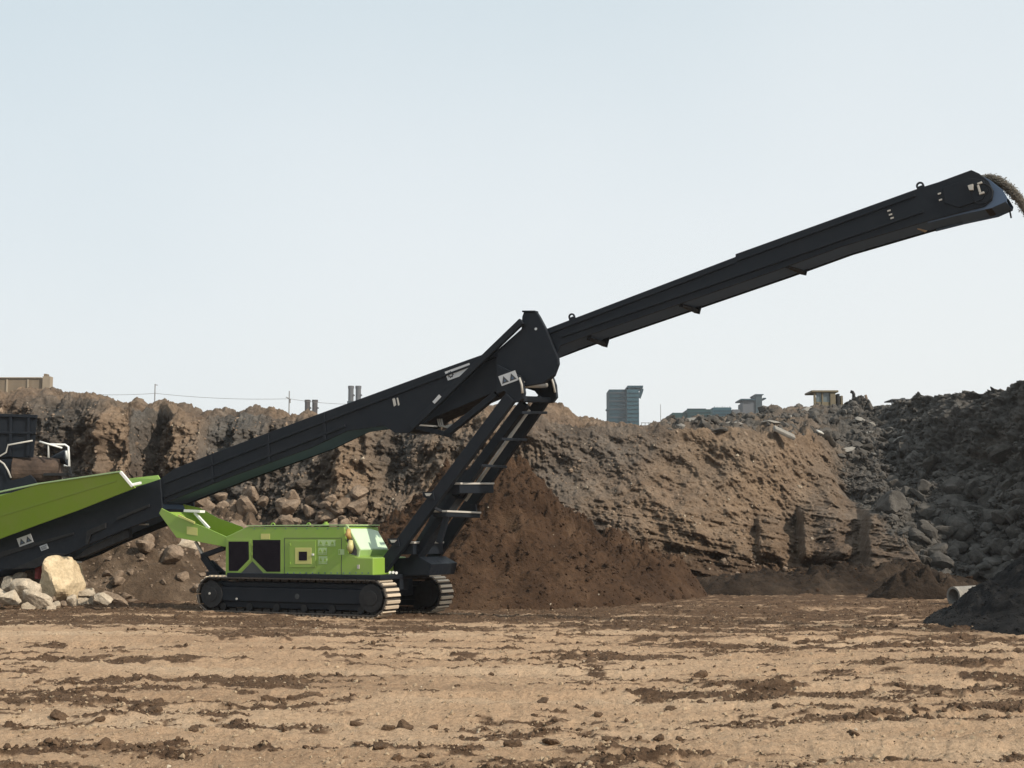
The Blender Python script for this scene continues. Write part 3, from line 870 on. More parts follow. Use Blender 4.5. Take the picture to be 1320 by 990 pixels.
# ------------------------------------------------------------------ the tracked conveyor
PSI = R(27)
cA, sA = math.cos(PSI), math.sin(PSI)
NEAR = -1.25                                      # outer plane of the near crawler
p0 = np.array([(384 - 660) / FPX * 26.7, 26.7])
ORG = p0 + 1.25 * np.array([sA, cA])
mc = empty('tracked_conveyor', (ORG[0], ORG[1], 0.0), -PSI)
tag(mc, 'black and lime green tracked conveyor with a long boom raised over the yard', 'tracked conveyor')

def S(px, py, yp):
    """picture point -> (x, z) on the machine's own lengthwise plane y = yp."""
    d = ray(px, py)
    # local y of CAM and ray
    cy = -(ORG[0] * sA + ORG[1] * cA)
    dy = d[0] * sA + d[1] * cA
    t = (yp - cy) / dy
    q = CAM + d * t
    rx, ry = q[0] - ORG[0], q[1] - ORG[1]
    return (rx * cA - ry * sA, q[2])

def L(pts, yp):
    return [S(a, b, yp) for a, b in pts]

def P3(px, py, yp):
    x, z = S(px, py, yp)
    return Vector((x, yp, z))

# crawlers
xl, _ = S(252, 768, NEAR)
xr_, _ = S(499, 768, NEAR)
_, ztop = S(384, 743, NEAR)
TH = 0.37                                         # half height of the belt
def crawler(yc):
    hw = 0.25
    r = TH - 0.045
    z0 = TH + 0.005
    xa, xb = xl + TH, xr_ - TH
    straight = xb - xa
    per = 2 * straight + 2 * math.pi * r
    N = 46
    def pos(s):
        s %= per
        if s < straight:
            return Vector((xa + s, 0, z0 - r)), Vector((0, 0, -1)), Vector((1, 0, 0))
        s -= straight
        if s < math.pi * r:
            a = -math.pi / 2 + s / r
            n = Vector((math.cos(a), 0, math.sin(a)))
            return Vector((xb, 0, z0)) + n * r, n, Vector((-n.z, 0, n.x))
        s -= math.pi * r
        if s < straight:
            return Vector((xb - s, 0, z0 + r)), Vector((0, 0, 1)), Vector((-1, 0, 0))
        s -= straight
        a = math.pi / 2 + s / r
        n = Vector((math.cos(a), 0, math.sin(a)))
        return Vector((xa, 0, z0)) + n * r, n, Vector((-n.z, 0, n.x))
    mb = MB()
    lugs = MB()
    pitch = per / N
    for k in range(N):
        p, n, t = pos(k * pitch)
        rot = Matrix((t, Vector((0, 1, 0)), n)).transposed()
        mb.box(p + Vector((0, yc, 0)) + n * 0.0, (pitch * 0.93, 2 * hw, 0.028), rot)
        for off in (-0.27, 0.23):
            lugs.box(p + Vector((0, yc, 0)) + n * 0.029 + t * pitch * off, (0.056, 2 * hw - 0.05, 0.03), rot)
        mb.box(p + Vector((0, yc, 0)) - n * 0.035, (pitch * 0.8, 0.16, 0.05), rot)
    tr = mb.build('crawler_track', 'tread', mc, 0.004)
    lugs.build('grouser_bars', 'grouser', tr, 0.003)
    side = -1
    # frame beam with its covers
    f = MB()
    f.prism([(xa - 0.12, z0 - 0.12), (xb + 0.14, z0 - 0.12), (xb + 0.14, z0 + 0.15), (xa - 0.12, z0 + 0.15)], yc - 0.20, yc + 0.20)
    f.prism([(xa + 0.1, z0 - 0.24), (xb - 0.1, z0 - 0.24), (xb - 0.1, z0 - 0.121), (xa + 0.1, z0 - 0.121)], yc - 0.15, yc + 0.15)
    f.prism([(xa + 0.05, z0 + 0.151), (xb - 0.2, z0 + 0.151), (xb - 0.2, z0 + 0.25), (xa + 0.05, z0 + 0.25)], yc - 0.11, yc + 0.11)
    f.build('track_frame', 'black', tr, 0.012)
    for xx, nm in ((xa, 'idler_wheel'), (xb, 'drive_sprocket')):
        q = MB()
        q.tube([(xx, yc - 0.225, z0), (xx, yc + 0.225, z0)], r - 0.065, 28)
        q.tube([(xx, yc - 0.243, z0), (xx, yc - 0.226, z0)], 0.14, 16)
        if nm == 'drive_sprocket':
            for k in range(13):
                a = 2 * math.pi * k / 13
                q.box((xx + math.cos(a) * (r - 0.05), yc, z0 + math.sin(a) * (r - 0.05)), (0.06, 0.10, 0.05), Matrix.Rotation(-a, 3, 'Y'))
        q.build(nm, 'black_dull', tr, 0.006)
    for k in range(6):
        q = MB()
        xx = xa + 0.25 + (xb - xa - 0.5) * k / 5
        q.tube([(xx, yc - 0.17, z0 - r + 0.10), (xx, yc + 0.17, z0 - r + 0.10)], 0.075, 16)
        q.build('track_roller', 'black_dull', tr, 0.004)
    if yc < 0:
        q = MB()
        q.tube([(xa + 0.55 * (xb - xa), yc - 0.201, z0 + 0.0), (xa + 0.55 * (xb - xa), yc - 0.21, z0)], 0.05, 14)
        q.build('cover_plug', 'mark', tr)
        for px, py in ((270, 765), (305, 772)):
            a_, b_ = S(px, py, yc - 0.25)
            g = MB(); g.tube([(a_, yc - 0.245, b_), (a_, yc - 0.26, b_)], 0.022, 8)
            g.build('grease_nipple', 'steel_light', tr)
    return tr
crawler(-1.0)
crawler(1.0)

# chassis between the crawlers
g = MB()
g.box(((xl + xr_) / 2, 0, 0.52), (xr_ - xl - 1.3, 1.48, 0.34))
g.box(((xl + xr_) / 2 + 0.3, -0.35, 0.755), (xr_ - xl - 0.9, 1.78, 0.09))
g.build('chassis', 'black', mc, 0.015)

# engine housing (near side plane)
YH = -1.16
YF = 0.02
eh = MB()
eh.prism(L([(290.5, 742), (481, 742), (481, 719), (462, 718.5), (448, 714), (444, 679), (318, 679), (290.5, 692)], YH), YH, YF)
housing = eh.build('engine_housing', 'green', mc, 0.02)
g = MB()
g.prism(L([(318, 678.4), (446, 677.4), (446, 676), (318, 677)], YH), YH - 0.01, YF)
g.build('roof_rim', 'pale_decal', housing)
def on_side(name, pts, mat, d0=0.004, d1=0.0, parent=housing, yp=YH, bev=0.0):
    q = MB()
    q.prism(L(pts, yp), yp - d0, yp - d1)
    return q.build(name, mat, parent, bev)
# grilles with green frames
fr1 = [(293.0, 695), (324, 695), (324.5, 722), (309, 738.5), (293.5, 738.5)]
gi1 = [(295.2, 698), (321, 698), (321.5, 721), (307, 736.0), (295.5, 736.0)]
gi2 = [(326.0, 696), (361.5, 696), (361.5, 737), (344, 737), (326, 719)]
vpad = [(308, 741.5), (325.5, 723.5), (342, 741.5)]
on_side('panel_recess', vpad, 'mark', 0.004)
for pts, frame in ((gi1, fr1), (gi2, None)):
    if frame:
        on_side('grille_frame', frame, 'green', 0.012, 0.0, bev=0.004)
        d = 0.016
    else:
        d = 0.006
    gq = on_side('grille', pts, 'grille', d, 0.0)
    q = MB()
    ys = [p[1] for p in pts]
    xs = [p[0] for p in pts]
    k = min(ys) + 1.5
    while k < max(ys) - 1:
        # clip slat to the cut corner
        x0_, x1_ = min(xs) + 0.7, max(xs) - 0.7
        if frame and k > 721:
            x1_ = 321 - (k - 721) * 0.96 - 0.7
        if not frame and k > 719:
            x0_ = 326 + (k - 719) * 1.0 + 0.7
        if x1_ - x0_ > 2:
            q.prism(L([(x0_, k), (x1_, k), (x1_, k + 0.75), (x0_, k + 0.75)], YH), YH - d - 0.012, YH - d)
        k += 2.1
    q.build('slats', 'grille', gq)
dr = on_side('access_door', [(373.5, 697), (407.5, 697), (407.5, 731.5), (373.5, 731.5)], 'green', 0.014, 0.0, bev=0.004)
on_side('vent_panel', [(381, 706), (402, 706), (402, 727), (381, 727)], 'yellow_decal', 0.018, 0.0, bev=0.003)
on_side('vent', [(386, 711), (396.5, 711), (396.5, 722.5), (386, 722.5)], 'grille', 0.022, 0.0)
on_side('door_handle', [(403, 713.5), (405.4, 713.5), (405.4, 716), (403, 716)], 'white_paint', 0.03, 0.0)
for pts in ([(410, 696), (432.5, 696), (432.5, 704.2), (410, 704.2)], [(410.5, 706), (421.5, 706), (421.5, 715), (410.5, 715)], [(411, 717), (422, 717), (422, 727), (411, 727)], [(436.5, 708), (444, 708), (444, 715), (436.5, 715)]):
    dq = on_side('decal', pts, 'pale_decal', 0.006)
    x0_, y0_, x1_, y1_ = pts[0][0], pts[0][1], pts[2][0], pts[2][1]
    q = MB()
    nsym = 3 if x1_ - x0_ > 15 else (2 if x1_ - x0_ > 9 else 1)
    for k in range(nsym):
        cxp = x0_ + (x1_ - x0_) * (k + 0.5) / nsym
        h_ = (y1_ - y0_)
        if nsym == 1:
            q.prism(L([(x0_ + 0.5, y0_ + 1), (x0_ + 2.2, y0_ + 1), (x0_ + 2.2, y1_ - 1), (x0_ + 0.5, y1_ - 1)], YH), YH - 0.009, YH - 0.006)
        else:
            q.prism(L([(cxp - 2.0, y0_ + 0.68 * h_), (cxp + 2.0, y0_ + 0.68 * h_), (cxp, y0_ + 0.18 * h_)], YH), YH - 0.009, YH - 0.006)
            q.prism(L([(cxp - 2.4, y0_ + 0.80 * h_), (cxp + 2.4, y0_ + 0.80 * h_), (cxp + 2.4, y0_ + 0.88 * h_), (cxp - 2.4, y0_ + 0.88 * h_)], YH), YH - 0.009, YH - 0.006)
    q.build('decal_marks', 'green', dq)
on_side('decal', [(336.5, 688), (348, 688), (348, 695), (336.5, 695)], 'yellow_decal', 0.006)
on_side('door_seam', [(366.6, 694), (367.2, 694), (367.2, 741), (366.6, 741)], 'mark', 0.004)
on_side('panel_seam', [(366.6, 693.4), (440, 693.4), (440, 693.9), (366.6, 693.9)], 'mark', 0.004)
on_side('latch', [(399, 739.5), (408, 739.5), (408, 742), (399, 742)], 'mark', 0.012)
on_side('latch', [(393, 739.5), (395, 739.5), (395, 742), (393, 742)], 'mark', 0.012)
on_side('latch', [(461, 728), (463.5, 728), (463.5, 733), (461, 733)], 'steel_light', 0.02)
for px, py in ((374.5, 702), (374.5, 726), (325.2, 702), (325.2, 714)):
    on_side('hinge', [(px - 0.9, py - 1.6), (px + 0.9, py - 1.6), (px + 0.9, py + 1.6), (px - 0.9, py + 1.6)], 'green', 0.024, 0.0, bev=0.003)
g = MB()
for k in range(14):
    a_ = P3(371 + k * 8.0, 738.6, YH - 0.004)
    g.tube([a_, a_ + Vector((0, -0.012, 0))], 0.011, 6)
for k in range(9):
    a_ = P3(328 + k * 13.5, 681.5, YH - 0.004)
    g.tube([a_, a_ + Vector((0, -0.012, 0))], 0.010, 6)
g.build('panel_bolts', 'grey_under', housing)
for px in (352, 398):
    g = MB()
    c_ = P3(px, 677.2, -0.9)
    g.ring(c_, (0, 1, 0), 0.045, 0.012, 12, 6)
    g.build('lifting_eye', 'green', housing)
on_side('panel_seam', [(440, 694), (440.6, 694), (440.6, 741), (440, 741)], 'mark', 0.004)
on_side('sill_strip', [(292, 741), (480, 741), (480, 742.6), (292, 742.6)], 'mark', 0.01)
g = MB()
xx, zz = S(420, 678, -0.8)
g.tube([(xx, -0.8, zz - 0.02), (xx, -0.8, zz + 0.05)], 0.06, 12)
g.tube([(xx, -0.8, zz + 0.05), (xx, -0.8, zz + 0.08)], 0.035, 10)
g.build('filler_cap', 'green', housing)
# sloped hood at the right end, chamfered far corner
def hood():
    # near edge top -> knee -> bottom, far edge the same shape
    n_ = L([(444, 677), (461, 708), (462, 742), (448, 742)], -1.10)
    yn, yf = -1.10, 0.0
    g = MB()
    pt, pk = S(444, 676.5, -1.10), S(461, 708, -1.10)
    xb0 = S(436, 742, -1.10)[0]
    zk = pk[1]
    zt = pt[1]
    xlow = S(449, 742, -1.10)[0]
    zl = S(449, 742, -1.10)[1]
    prof = [(pt[0], zt), (pk[0], zk), (xlow, zl), (xb0, zl), (xb0, zt)]
    # far profile with cut top corner, drawn in three stations across
    sts = [(yn, prof), (-0.28, prof), (yf, [(pt[0] + 0.02, zt - 0.07), (pk[0] - 0.02, zk), (xlow, zl), (xb0, zl), (xb0, zt - 0.07)])]
    vs, fs = [], []
    for y, pr in sts:
        vs += [(x, y, z) for x, z in pr]
    m = len(prof)
    for i in range(len(sts) - 1):
        for k in range(m):
            a, b = i * m + k, i * m + (k + 1) % m
            fs.append((a, b, b + m, a + m))
    fs.append(tuple(range(m)))
    fs.append(tuple((len(sts) - 1) * m + k for k in range(m))[::-1])
    g.add(vs, fs)
    o = g.build('hood', 'hood_sunlit', mc, 0.012)
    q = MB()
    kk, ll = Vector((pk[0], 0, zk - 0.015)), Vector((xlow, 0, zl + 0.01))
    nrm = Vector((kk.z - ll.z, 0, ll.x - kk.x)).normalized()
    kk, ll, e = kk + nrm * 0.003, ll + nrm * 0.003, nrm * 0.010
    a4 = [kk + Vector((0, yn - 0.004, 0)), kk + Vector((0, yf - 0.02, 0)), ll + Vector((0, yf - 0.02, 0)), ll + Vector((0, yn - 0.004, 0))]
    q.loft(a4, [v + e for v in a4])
    q.build('hood_end_panel', 'hood_end_sunlit', o, 0.003)  # thin skin that gives the lower hood end its painted sunlight
    q = MB()
    q.prism(L([(444, 677), (448.5, 677), (465, 708), (463, 718), (460.5, 718), (460.5, 709)], -1.11), -1.135, -1.101)
    q.build('hood_edge', 'pale_decal', o, 0.004)
    return o
hd = hood()
on_side('hood_recess', [(446, 688), (453, 693), (460, 709), (460, 716), (450, 714)], 'mark', 0.003, 0.0)
g = MB()
x_, z_ = S(450.5, 689, -1.18)
g.tube([(x_, -1.165, z_ - 0.07), (x_, -1.24, z_ + 0.0), (x_, -1.20, z_ + 0.10)], [0.04, 0.055, 0.035], 12)
g.build('filter_cap', 'orange', hd, 0.0, True)
g = MB()
x_, z_ = S(453.5, 705, -1.18)
g.tube([(x_ - 0.04, -1.165, z_ - 0.10), (x_, -1.235, z_), (x_ - 0.01, -1.20, z_ + 0.12)], [0.035, 0.065, 0.04], 12)
g.build('filter_bowl', 'ochre', hd, 0.0, True)

# tail chute (green pan that flares out to the left)
YC = -1.10
ch_near = [(208, 655), (205, 662), (227.5, 693), (290.5, 705), (294, 693), (265, 680), (231, 667)]
g = MB()
g.prism(L(ch_near, YC), YC, YC + 0.03)
chute = g.build('feed_chute', 'green', mc, 0.006)
g = MB()
far = [(236, 650), (258, 655), (281, 668), (312, 679), (318, 692), (250, 690)]
g.prism(L(far, -0.12), -0.12, -0.09)
g.build('chute_far_wall', 'green_hopper', chute, 0.005)
g = MB()
A = [P3(205.5, 661, YC + 0.03), P3(227.5, 692.5, YC + 0.03), P3(290, 704.5, YC + 0.03)]
x0a = [Vector((p.x, -0.12, p.z)) for p in A]
for i in range(2):
    g.loft([A[i], A[i + 1], A[i + 1] + Vector((0, 0, 0.02)), A[i] + Vector((0, 0, 0.02))],
           [x0a[i], x0a[i + 1], x0a[i + 1] + Vector((0, 0, 0.02)), x0a[i] + Vector((0, 0, 0.02))])
g.build('chute_floor', 'green', chute)
g = MB()
g.bar(P3(240, 658.5, -0.75), P3(261, 659.5, -0.75), 0.16, 0.05)
g.build('chute_cross_plate', 'white_paint', chute, 0.004)
g = MB()
g.bar(P3(251, 661, -0.76), P3(269.5, 681, -0.76), 0.05, 0.05)
g.build('chute_stay', 'white_paint', chute, 0.004)
on_side('decal', [(241, 678.5), (254.5, 680.5), (254.5, 690.5), (241, 688.5)], 'yellow_decal', 0.005, 0.0, chute, YC)
g = MB()
g.bar(P3(230, 664.5, YC - 0.02), P3(251, 674, YC - 0.02), 0.03, 0.04)
g.build('chute_lip_strip', 'yellow_decal', chute, 0.003)
# dark bracket and pale stay under the chute
g = MB()
g.bar(P3(260, 717, -0.9), P3(290, 706, -0.9), 0.06, 0.10)
g.bar(P3(262, 717, -0.9), P3(279, 742, -0.9), 0.06, 0.14)
g.bar(P3(272, 724, -0.8), P3(292, 742, -0.8), 0.06, 0.08)
g.bar(P3(276, 740, -0.7), P3(292, 740, -0.7), 0.5, 0.10)
g.build('chute_bracket', 'black', mc, 0.006)
g = MB()
g.bar(P3(252, 698, -0.9), P3(262.5, 716, -0.9), 0.05, 0.05)
g.build('chute_prop', 'steel_light', mc, 0.004)

# ---- boom
YB = -0.50
YW = 0.30
plate = [(205.5, 618), (224, 604.5), (270, 586), (400, 537.5), (560, 479), (670, 440), (704, 424), (948, 331), (948, 327.5), (1186, 242), (1210, 234.5), (1252, 219), (1262, 223.5), (1274, 233), (1281, 246), (1279, 258), (1270, 266), (1250, 271),
         (1200, 284), (1085, 318), (1000, 349), (850, 401), (760, 432), (722, 446), (712, 470), (700, 480), (660, 496), (560, 538), (537, 552), (526, 558.5), (509, 558), (496, 549), (447, 556), (400, 578), (300, 614), (209, 650)]
g = MB()
pl = L(plate, YB)
g.prism(pl, YB, YB + 0.03)
g.prism(L(plate[:-17] + [(1085, 318), (1000, 349), (850, 401), (760, 432), (722, 446), (660, 470), (560, 510), (447, 554), (400, 577), (300, 614), (209, 650)], YB), YW - 0.03, YW)
boom = g.build('boom', 'black', mc, 0.006)
# pressed rib and flange lines along the side
g = MB()
for a, b, h in (((212, 640), (445, 549), 0.05), ((212, 623), (560, 489), 0.035), ((560, 489), (668, 448), 0.035), ((722, 434), (1190, 272), 0.05), ((706, 430), (946, 339), 0.03), ((950, 336), (1180, 252), 0.03)):
    g.bar(P3(*a, YB - 0.012), P3(*b, YB - 0.012), 0.03, h)
for px, py0, py1 in ((272, 588, 622), (345, 560, 596), (417, 533, 568)):
    g.bar(P3(px, py0, YB - 0.015), P3(px + 2, py1, YB - 0.015), 0.02, 0.06)
g.build('side_ribs', 'black', boom, 0.004)
# underside pan
def under(pts, inset, off, name, mat):
    g = MB()
    base = L(pts, YB)
    for i in range(len(base) - 1):
        (xa_, za_), (xb_, zb_) = base[i], base[i + 1]
        g.loft([(xa_, YB + inset, za_ + off), (xb_, YB + inset, zb_ + off), (xb_, YB + inset, zb_ + off + 0.02), (xa_, YB + inset, za_ + off + 0.02)],
               [(xa_, YW - inset, za_ + off), (xb_, YW - inset, zb_ + off), (xb_, YW - inset, zb_ + off + 0.02), (xa_, YW - inset, za_ + off + 0.02)])
    return g.build(name, mat, boom)
under([(209, 650), (300, 614), (400, 578), (447, 556), (496, 549)], 0.032, 0.03, 'belly_pan', 'grey_under')
under([(690, 460), (722, 446), (760, 432), (850, 401), (1000, 349), (1085, 318), (1200, 284), (1252, 270.5)], 0.032, 0.03, 'belly_pan', 'grey_under')
under([(509, 558), (526, 558.5), (537, 552), (560, 538), (660, 496), (690, 484)], 0.032, 0.03, 'belly_pan', 'black')
# belt: upper strand just below the plate tops
g = MB()
bt = L([(205, 626), (400, 545), (670, 447), (948, 340), (1240, 232)], YB)
for i in range(len(bt) - 1):
    (xa_, za_), (xb_, zb_) = bt[i], bt[i + 1]
    g.loft([(xa_, YB + 0.05, za_), (xb_, YB + 0.05, zb_), (xb_, YB + 0.05, zb_ + 0.015), (xa_, YB + 0.05, za_ + 0.015)],
           [(xa_, YW - 0.05, za_), (xb_, YW - 0.05, zb_), (xb_, YW - 0.05, zb_ + 0.015), (xa_, YW - 0.05, za_ + 0.015)])
g.build('conveyor_belt', 'rubber', boom)
# head drum, motor and end guard
hx, hz = S(1266, 250, YB)
g = MB()
g.tube([(hx + 0.02, YB + 0.04, hz - 0.02), (hx + 0.02, YW - 0.04, hz - 0.02)], 0.19, 28)
g.build('head_drum', 'black_dull', boom, 0.0)
g = MB()
nose = L([(1252, 220), (1275, 231), (1292, 244), (1298, 254), (1297, 259), (1278, 267.5), (1232, 277.5), (1195, 287), (1196, 283.5), (1248, 269), (1268, 264), (1276, 256), (1278, 246), (1271, 234)], YB)
g.prism(nose, YB + 0.035, YB + 0.055)
g.prism(nose, YW - 0.055, YW - 0.035)
g.build('discharge_guard', 'grey_under', boom, 0.004)
g = MB()
a_, b_ = L([(1296, 258.5), (1232, 276.5)], YB)
g.loft([(a_[0], YB + 0.056, a_[1]), (b_[0], YB + 0.056, b_[1]), (b_[0], YB + 0.056, b_[1] + 0.02), (a_[0], YB + 0.056, a_[1] + 0.02)],
       [(a_[0], YW - 0.056, a_[1]), (b_[0], YW - 0.056, b_[1]), (b_[0], YW - 0.056, b_[1] + 0.02), (a_[0], YW - 0.056, a_[1] + 0.02)])
g.build('belly_pan', 'grey_under', boom)
g = MB()
a_ = P3(1299, 258, YW - 0.06)
g.bar(a_, P3(1303.5, 281, YW - 0.06), 0.03, 0.025)
g.build('scraper_rod', 'black', boom, 0.003)
# drum bearing housing on the near side, with bright bolts
g = MB()
g.prism(L([(1216, 242), (1250, 230), (1268, 232), (1274, 246), (1266, 258), (1236, 268), (1218, 262)], YB), YB - 0.025, YB - 0.002)
bearing = g.build('bearing_plate', 'black', boom, 0.006)
g = MB()
g.ring((hx, YB - 0.03, hz), (0, 1, 0), 0.16, 0.010, 28, 6)
g.build('bearing_ring', 'black', bearing)
for pts in ([(1248, 240), (1255, 238), (1255.5, 246), (1250, 246)], [(1260, 237), (1266, 234.5), (1267, 237), (1261, 239)], [(1260, 240), (1262.5, 239), (1265, 248), (1262.5, 249)], [(1262.5, 249.5), (1269, 247.5), (1269.5, 250), (1263, 252)]):
    on_side('bearing_block', pts, 'steel_light', 0.06, 0.02, bearing, YB, 0.004)
for px, py in ((1234, 246), (1237, 249), (1211, 250), (1212.5, 258), (1146, 272), (1148, 277), (1150, 281.5)):
    on_side('bolt_pad', [(px - 2, py - .6), (px + 2, py - 1.8), (px + 2.2, py), (px - 1.8, py + 1.3)], 'steel_light', 0.02, 0.0, boom, YB)
# return roller hangers under the boom
for px, py in ((779, 444), (898, 401), (1035, 351), (1193, 296)):
    g = MB()
    nr = P3(px - 20, py - 7.5, YB + 0.12)
    fr = P3(px, py, YW - 0.06)
    tp = P3(px + 3.5, py - 10, YW - 0.06)
    g.bar(fr + Vector((0, 0, -0.045)), tp, 0.04, 0.11)
    nt_ = P3(px - 19, py - 12, YB + 0.12)
    g.bar(nr + Vector((0, 0, -0.03)), nt_, 0.03, 0.07)
    h_ = g.build('roller_hanger', 'black', boom, 0.004)
    g = MB()
    g.tube([nr, nr.lerp(fr, 0.5), fr], [0.028, 0.04, 0.045], 14)
    g.build('return_roller', 'black_dull' if px < 1100 else 'rock_pale', h_)
    g = MB()
    g.tube([fr + Vector((0, -0.03, 0.0)), fr + Vector((0, -0.06, 0.0))], 0.034, 10)
    g.build('roller_pin', 'steel_light', h_)
for px, py in ((737, 408), (1186, 239)):
    g = MB()
    c_ = P3(px, py, YB + 0.02)
    g.ring(c_ + Vector((0, 0, -0.005)), (0, 1, 0), 0.05, 0.018, 14, 6)
    g.bar(c_ + Vector((-0.05, 0, -0.05)), c_ + Vector((0.07, 0, -0.02)), 0.035, 0.05)
    g.build('lifting_eye', 'black', boom)
on_side('access_slot', [(506, 514), (509, 513), (511, 522), (508, 524)], 'steel_light', 0.01, 0.0, boom, YB)
on_side('access_slot', [(511.5, 513), (513, 512.5), (515, 522), (513.5, 523)], 'steel_light', 0.01, 0.0, boom, YB)

# warning plates and the emblem plate
def warning_plate(c, ux, uy, wpx, hpx, yp, parent):
    """plate with two warning triangles; ux, uy are picture directions."""
    def q(a, b):
        return (c[0] + ux[0] * a + uy[0] * b, c[1] + ux[1] * a + uy[1] * b)
    g = MB()
    g.prism(L([q(-wpx, -hpx), q(wpx, -hpx), q(wpx, hpx), q(-wpx, hpx)], yp), yp - 0.006, yp)
    o = g.build('warning_plate', 'white_decal', parent)
    g = MB()
    for k in (-0.46, 0.46):
        t = [q(wpx * (k - 0.40), hpx * 0.66), q(wpx * (k + 0.40), hpx * 0.66), q(wpx * k, -hpx * 0.72)]
        g.prism(L(t, yp), yp - 0.009, yp - 0.0062)
    tri = g.build('warning_triangles', 'mark', o)
    g = MB()
    for k in (-0.46, 0.46):
        t = [q(wpx * (k - 0.15), hpx * 0.42), q(wpx * (k + 0.15), hpx * 0.42), q(wpx * k, -hpx * 0.1)]
        g.prism(L(t, yp), yp - 0.011, yp - 0.0092)
    g.build('triangle_centres', 'grey_under', o)
    return o
e1 = (math.cos(R(-20)), math.sin(R(-20)))
e2 = (-math.sin(R(-20)), math.cos(R(-20)))
warning_plate((32.5, 696.5), e1, e2, 9.5, 5.6, -0.54, boom)
g = MB()
c0 = (57, 705.5)
pp = [(c0[0] + e1[0] * a + e2[0] * b, c0[1] + e1[1] * a + e2[1] * b) for a, b in ((-5, -3.3), (5, -3.3), (5, 3.3), (-5, 3.3))]
g.prism(L(pp, -0.54), -0.546, -0.54)
o = g.build('decal', 'white_decal', boom)
g = MB()
for k in (-1.4, 0.2, 1.6):
    pp = [(c0[0] + e1[0] * a + e2[0] * b, c0[1] + e1[1] * a + e2[1] * b) for a, b in ((-4, k), (3.4, k), (3.4, k + 0.7), (-4, k + 0.7))]
    g.prism(L(pp, -0.54), -0.549, -0.5462)
g.build('decal_marks', 'mark', o)
def emblem():
    c_ = (590.5, 479.5)
    def q(a, b):
        return (c_[0] + e1[0] * a + e2[0] * b, c_[1] + e1[1] * a + e2[1] * b)
    g = MB()
    g.prism(L([q(-16, -6), q(17.5, -6), q(17.5, 6), q(-16, 6)], YB), YB - 0.006, YB)
    o = g.build('emblem_plate', 'white_decal', boom)
    g = MB()
    x_, z_ = S(*q(-10, 0), YB)
    g.ring((x_, YB - 0.007, z_), (0, 1, 0), 0.042, 0.011, 20, 4)
    for k in range(8):
        a = 2 * math.pi * k / 8
        g.box((x_ + 0.06 * math.cos(a), YB - 0.008, z_ + 0.06 * math.sin(a)), (0.016, 0.004, 0.016), Matrix.Rotation(-a, 3, 'Y'))
    for k, (a, b) in enumerate(((-4, -1.2), (0, 0.6), (4, 2.2))):
        pass
    g.prism(L([q(-4, -2.5), q(15, -2.5), q(15, -0.6), q(-4, -0.6)], YB), YB - 0.009, YB - 0.0062)
    g.build('emblem_marks', 'mark', o)
emblem()

# tail section under the hopper
YT = -0.54
tailp = [(-150, 752), (-60, 718), (14, 688.5), (100, 657), (206, 617.5), (210, 664), (165, 681), (110, 704), (88, 715), (46, 731.5), (0, 734), (-60, 742), (-150, 790)]
g = MB()
g.prism(L(tailp, YT), YT, YT + 0.05)
g.prism(L(tailp, YT), 0.45, 0.50)
tail = g.build('tail_frame', 'black', mc, 0.008)
g = MB()
g.prism(L([(-140, 775), (46, 722), (110, 696), (205, 656), (205, 650), (110, 690), (46, 715), (-140, 765)], YT), YT + 0.051, 0.489)
g.build('tail_floor', 'grey_under', tail)
g = MB()
g.prism(L([(91, 722), (113, 706), (165, 681), (166, 693), (112, 716)], YT + 0.08), YT + 0.08, YT + 0.20)
g.prism(L([(112, 684), (136, 674), (136, 681), (117, 689), (113, 701), (110, 701)], YT - 0.03), YT - 0.03, YT - 0.001)
g.prism(L([(0, 712), (95, 686), (95, 689), (20, 712), (0, 719)], YT - 0.025), YT - 0.025, YT - 0.001)
g.prism(L([(15, 734), (62, 713), (87, 714), (46, 732)], YT - 0.02), YT - 0.02, YT - 0.0012)
g.prism(L([(150, 667), (192, 650), (192, 653.5), (150, 671)], YT - 0.03), YT - 0.03, YT - 0.001)
g.build('tail_guard', 'black_dull', tail, 0.005)
g = MB()
g.bar(P3(92, 724.5, YT + 0.14), P3(103, 724.5, YT + 0.14), 0.12, 0.03)
g.bar(P3(80, 714.8, YT + 0.1), P3(88, 714.8, YT + 0.1), 0.12, 0.02)
g.bar(P3(181, 676, YT + 0.2), P3(190, 676, YT + 0.2), 0.10, 0.03)
g.build('guard_lip', 'steel_light', tail)
g = MB()
g.box(P3(50.5, 734.5, -0.2), (0.11, 0.14, 0.40))
g.build('tail_jack', 'red', tail, 0.006)
# hopper
hop = empty('hopper_stub', (0, 0, 0))
bpy.data.objects.remove(hop)
def wall_loft(pts_top, pts_bot, yt, yb, th, name, mat, parent):
    g = MB()
    n_ = len(pts_top)
    for i in range(n_ - 1):
        a, b = P3(*pts_top[i], yt), P3(*pts_top[i + 1], yt)
        c, d = P3(*pts_bot[i], yb), P3(*pts_bot[i + 1], yb)
        t = Vector((0, th, 0))
        g.loft([a, b, d, c], [a + t, b + t, d + t, c + t])
    return g.build(name, mat, parent)
_a, _b, _c = P3(-130, 662, -1.05), P3(156, 608.5, -1.05), P3(174, 628.5, -0.985)
_n = (_b - _a).cross(_c - _a).normalized()
def on_wall(px, py):
    d = ray(px, py)
    o_ = Vector((-(ORG[0] * cA - ORG[1] * sA), -(ORG[0] * sA + ORG[1] * cA), CAM_H))
    dl = Vector((d[0] * cA - d[1] * sA, d[0] * sA + d[1] * cA, d[2]))
    return o_ + dl * ((_a - o_).dot(_n) / dl.dot(_n))
g = MB()
hp = [on_wall(*p) for p in ((-130, 662), (0, 639.5), (50.5, 624), (156, 608.5), (174, 629), (100, 658), (50, 676), (0, 694.5), (-130, 742))]
g.loft(hp, [p + Vector((0, 0.03, 0)) for p in hp])
hopper = g.build('hopper', 'green_hopper', mc)
g = MB()
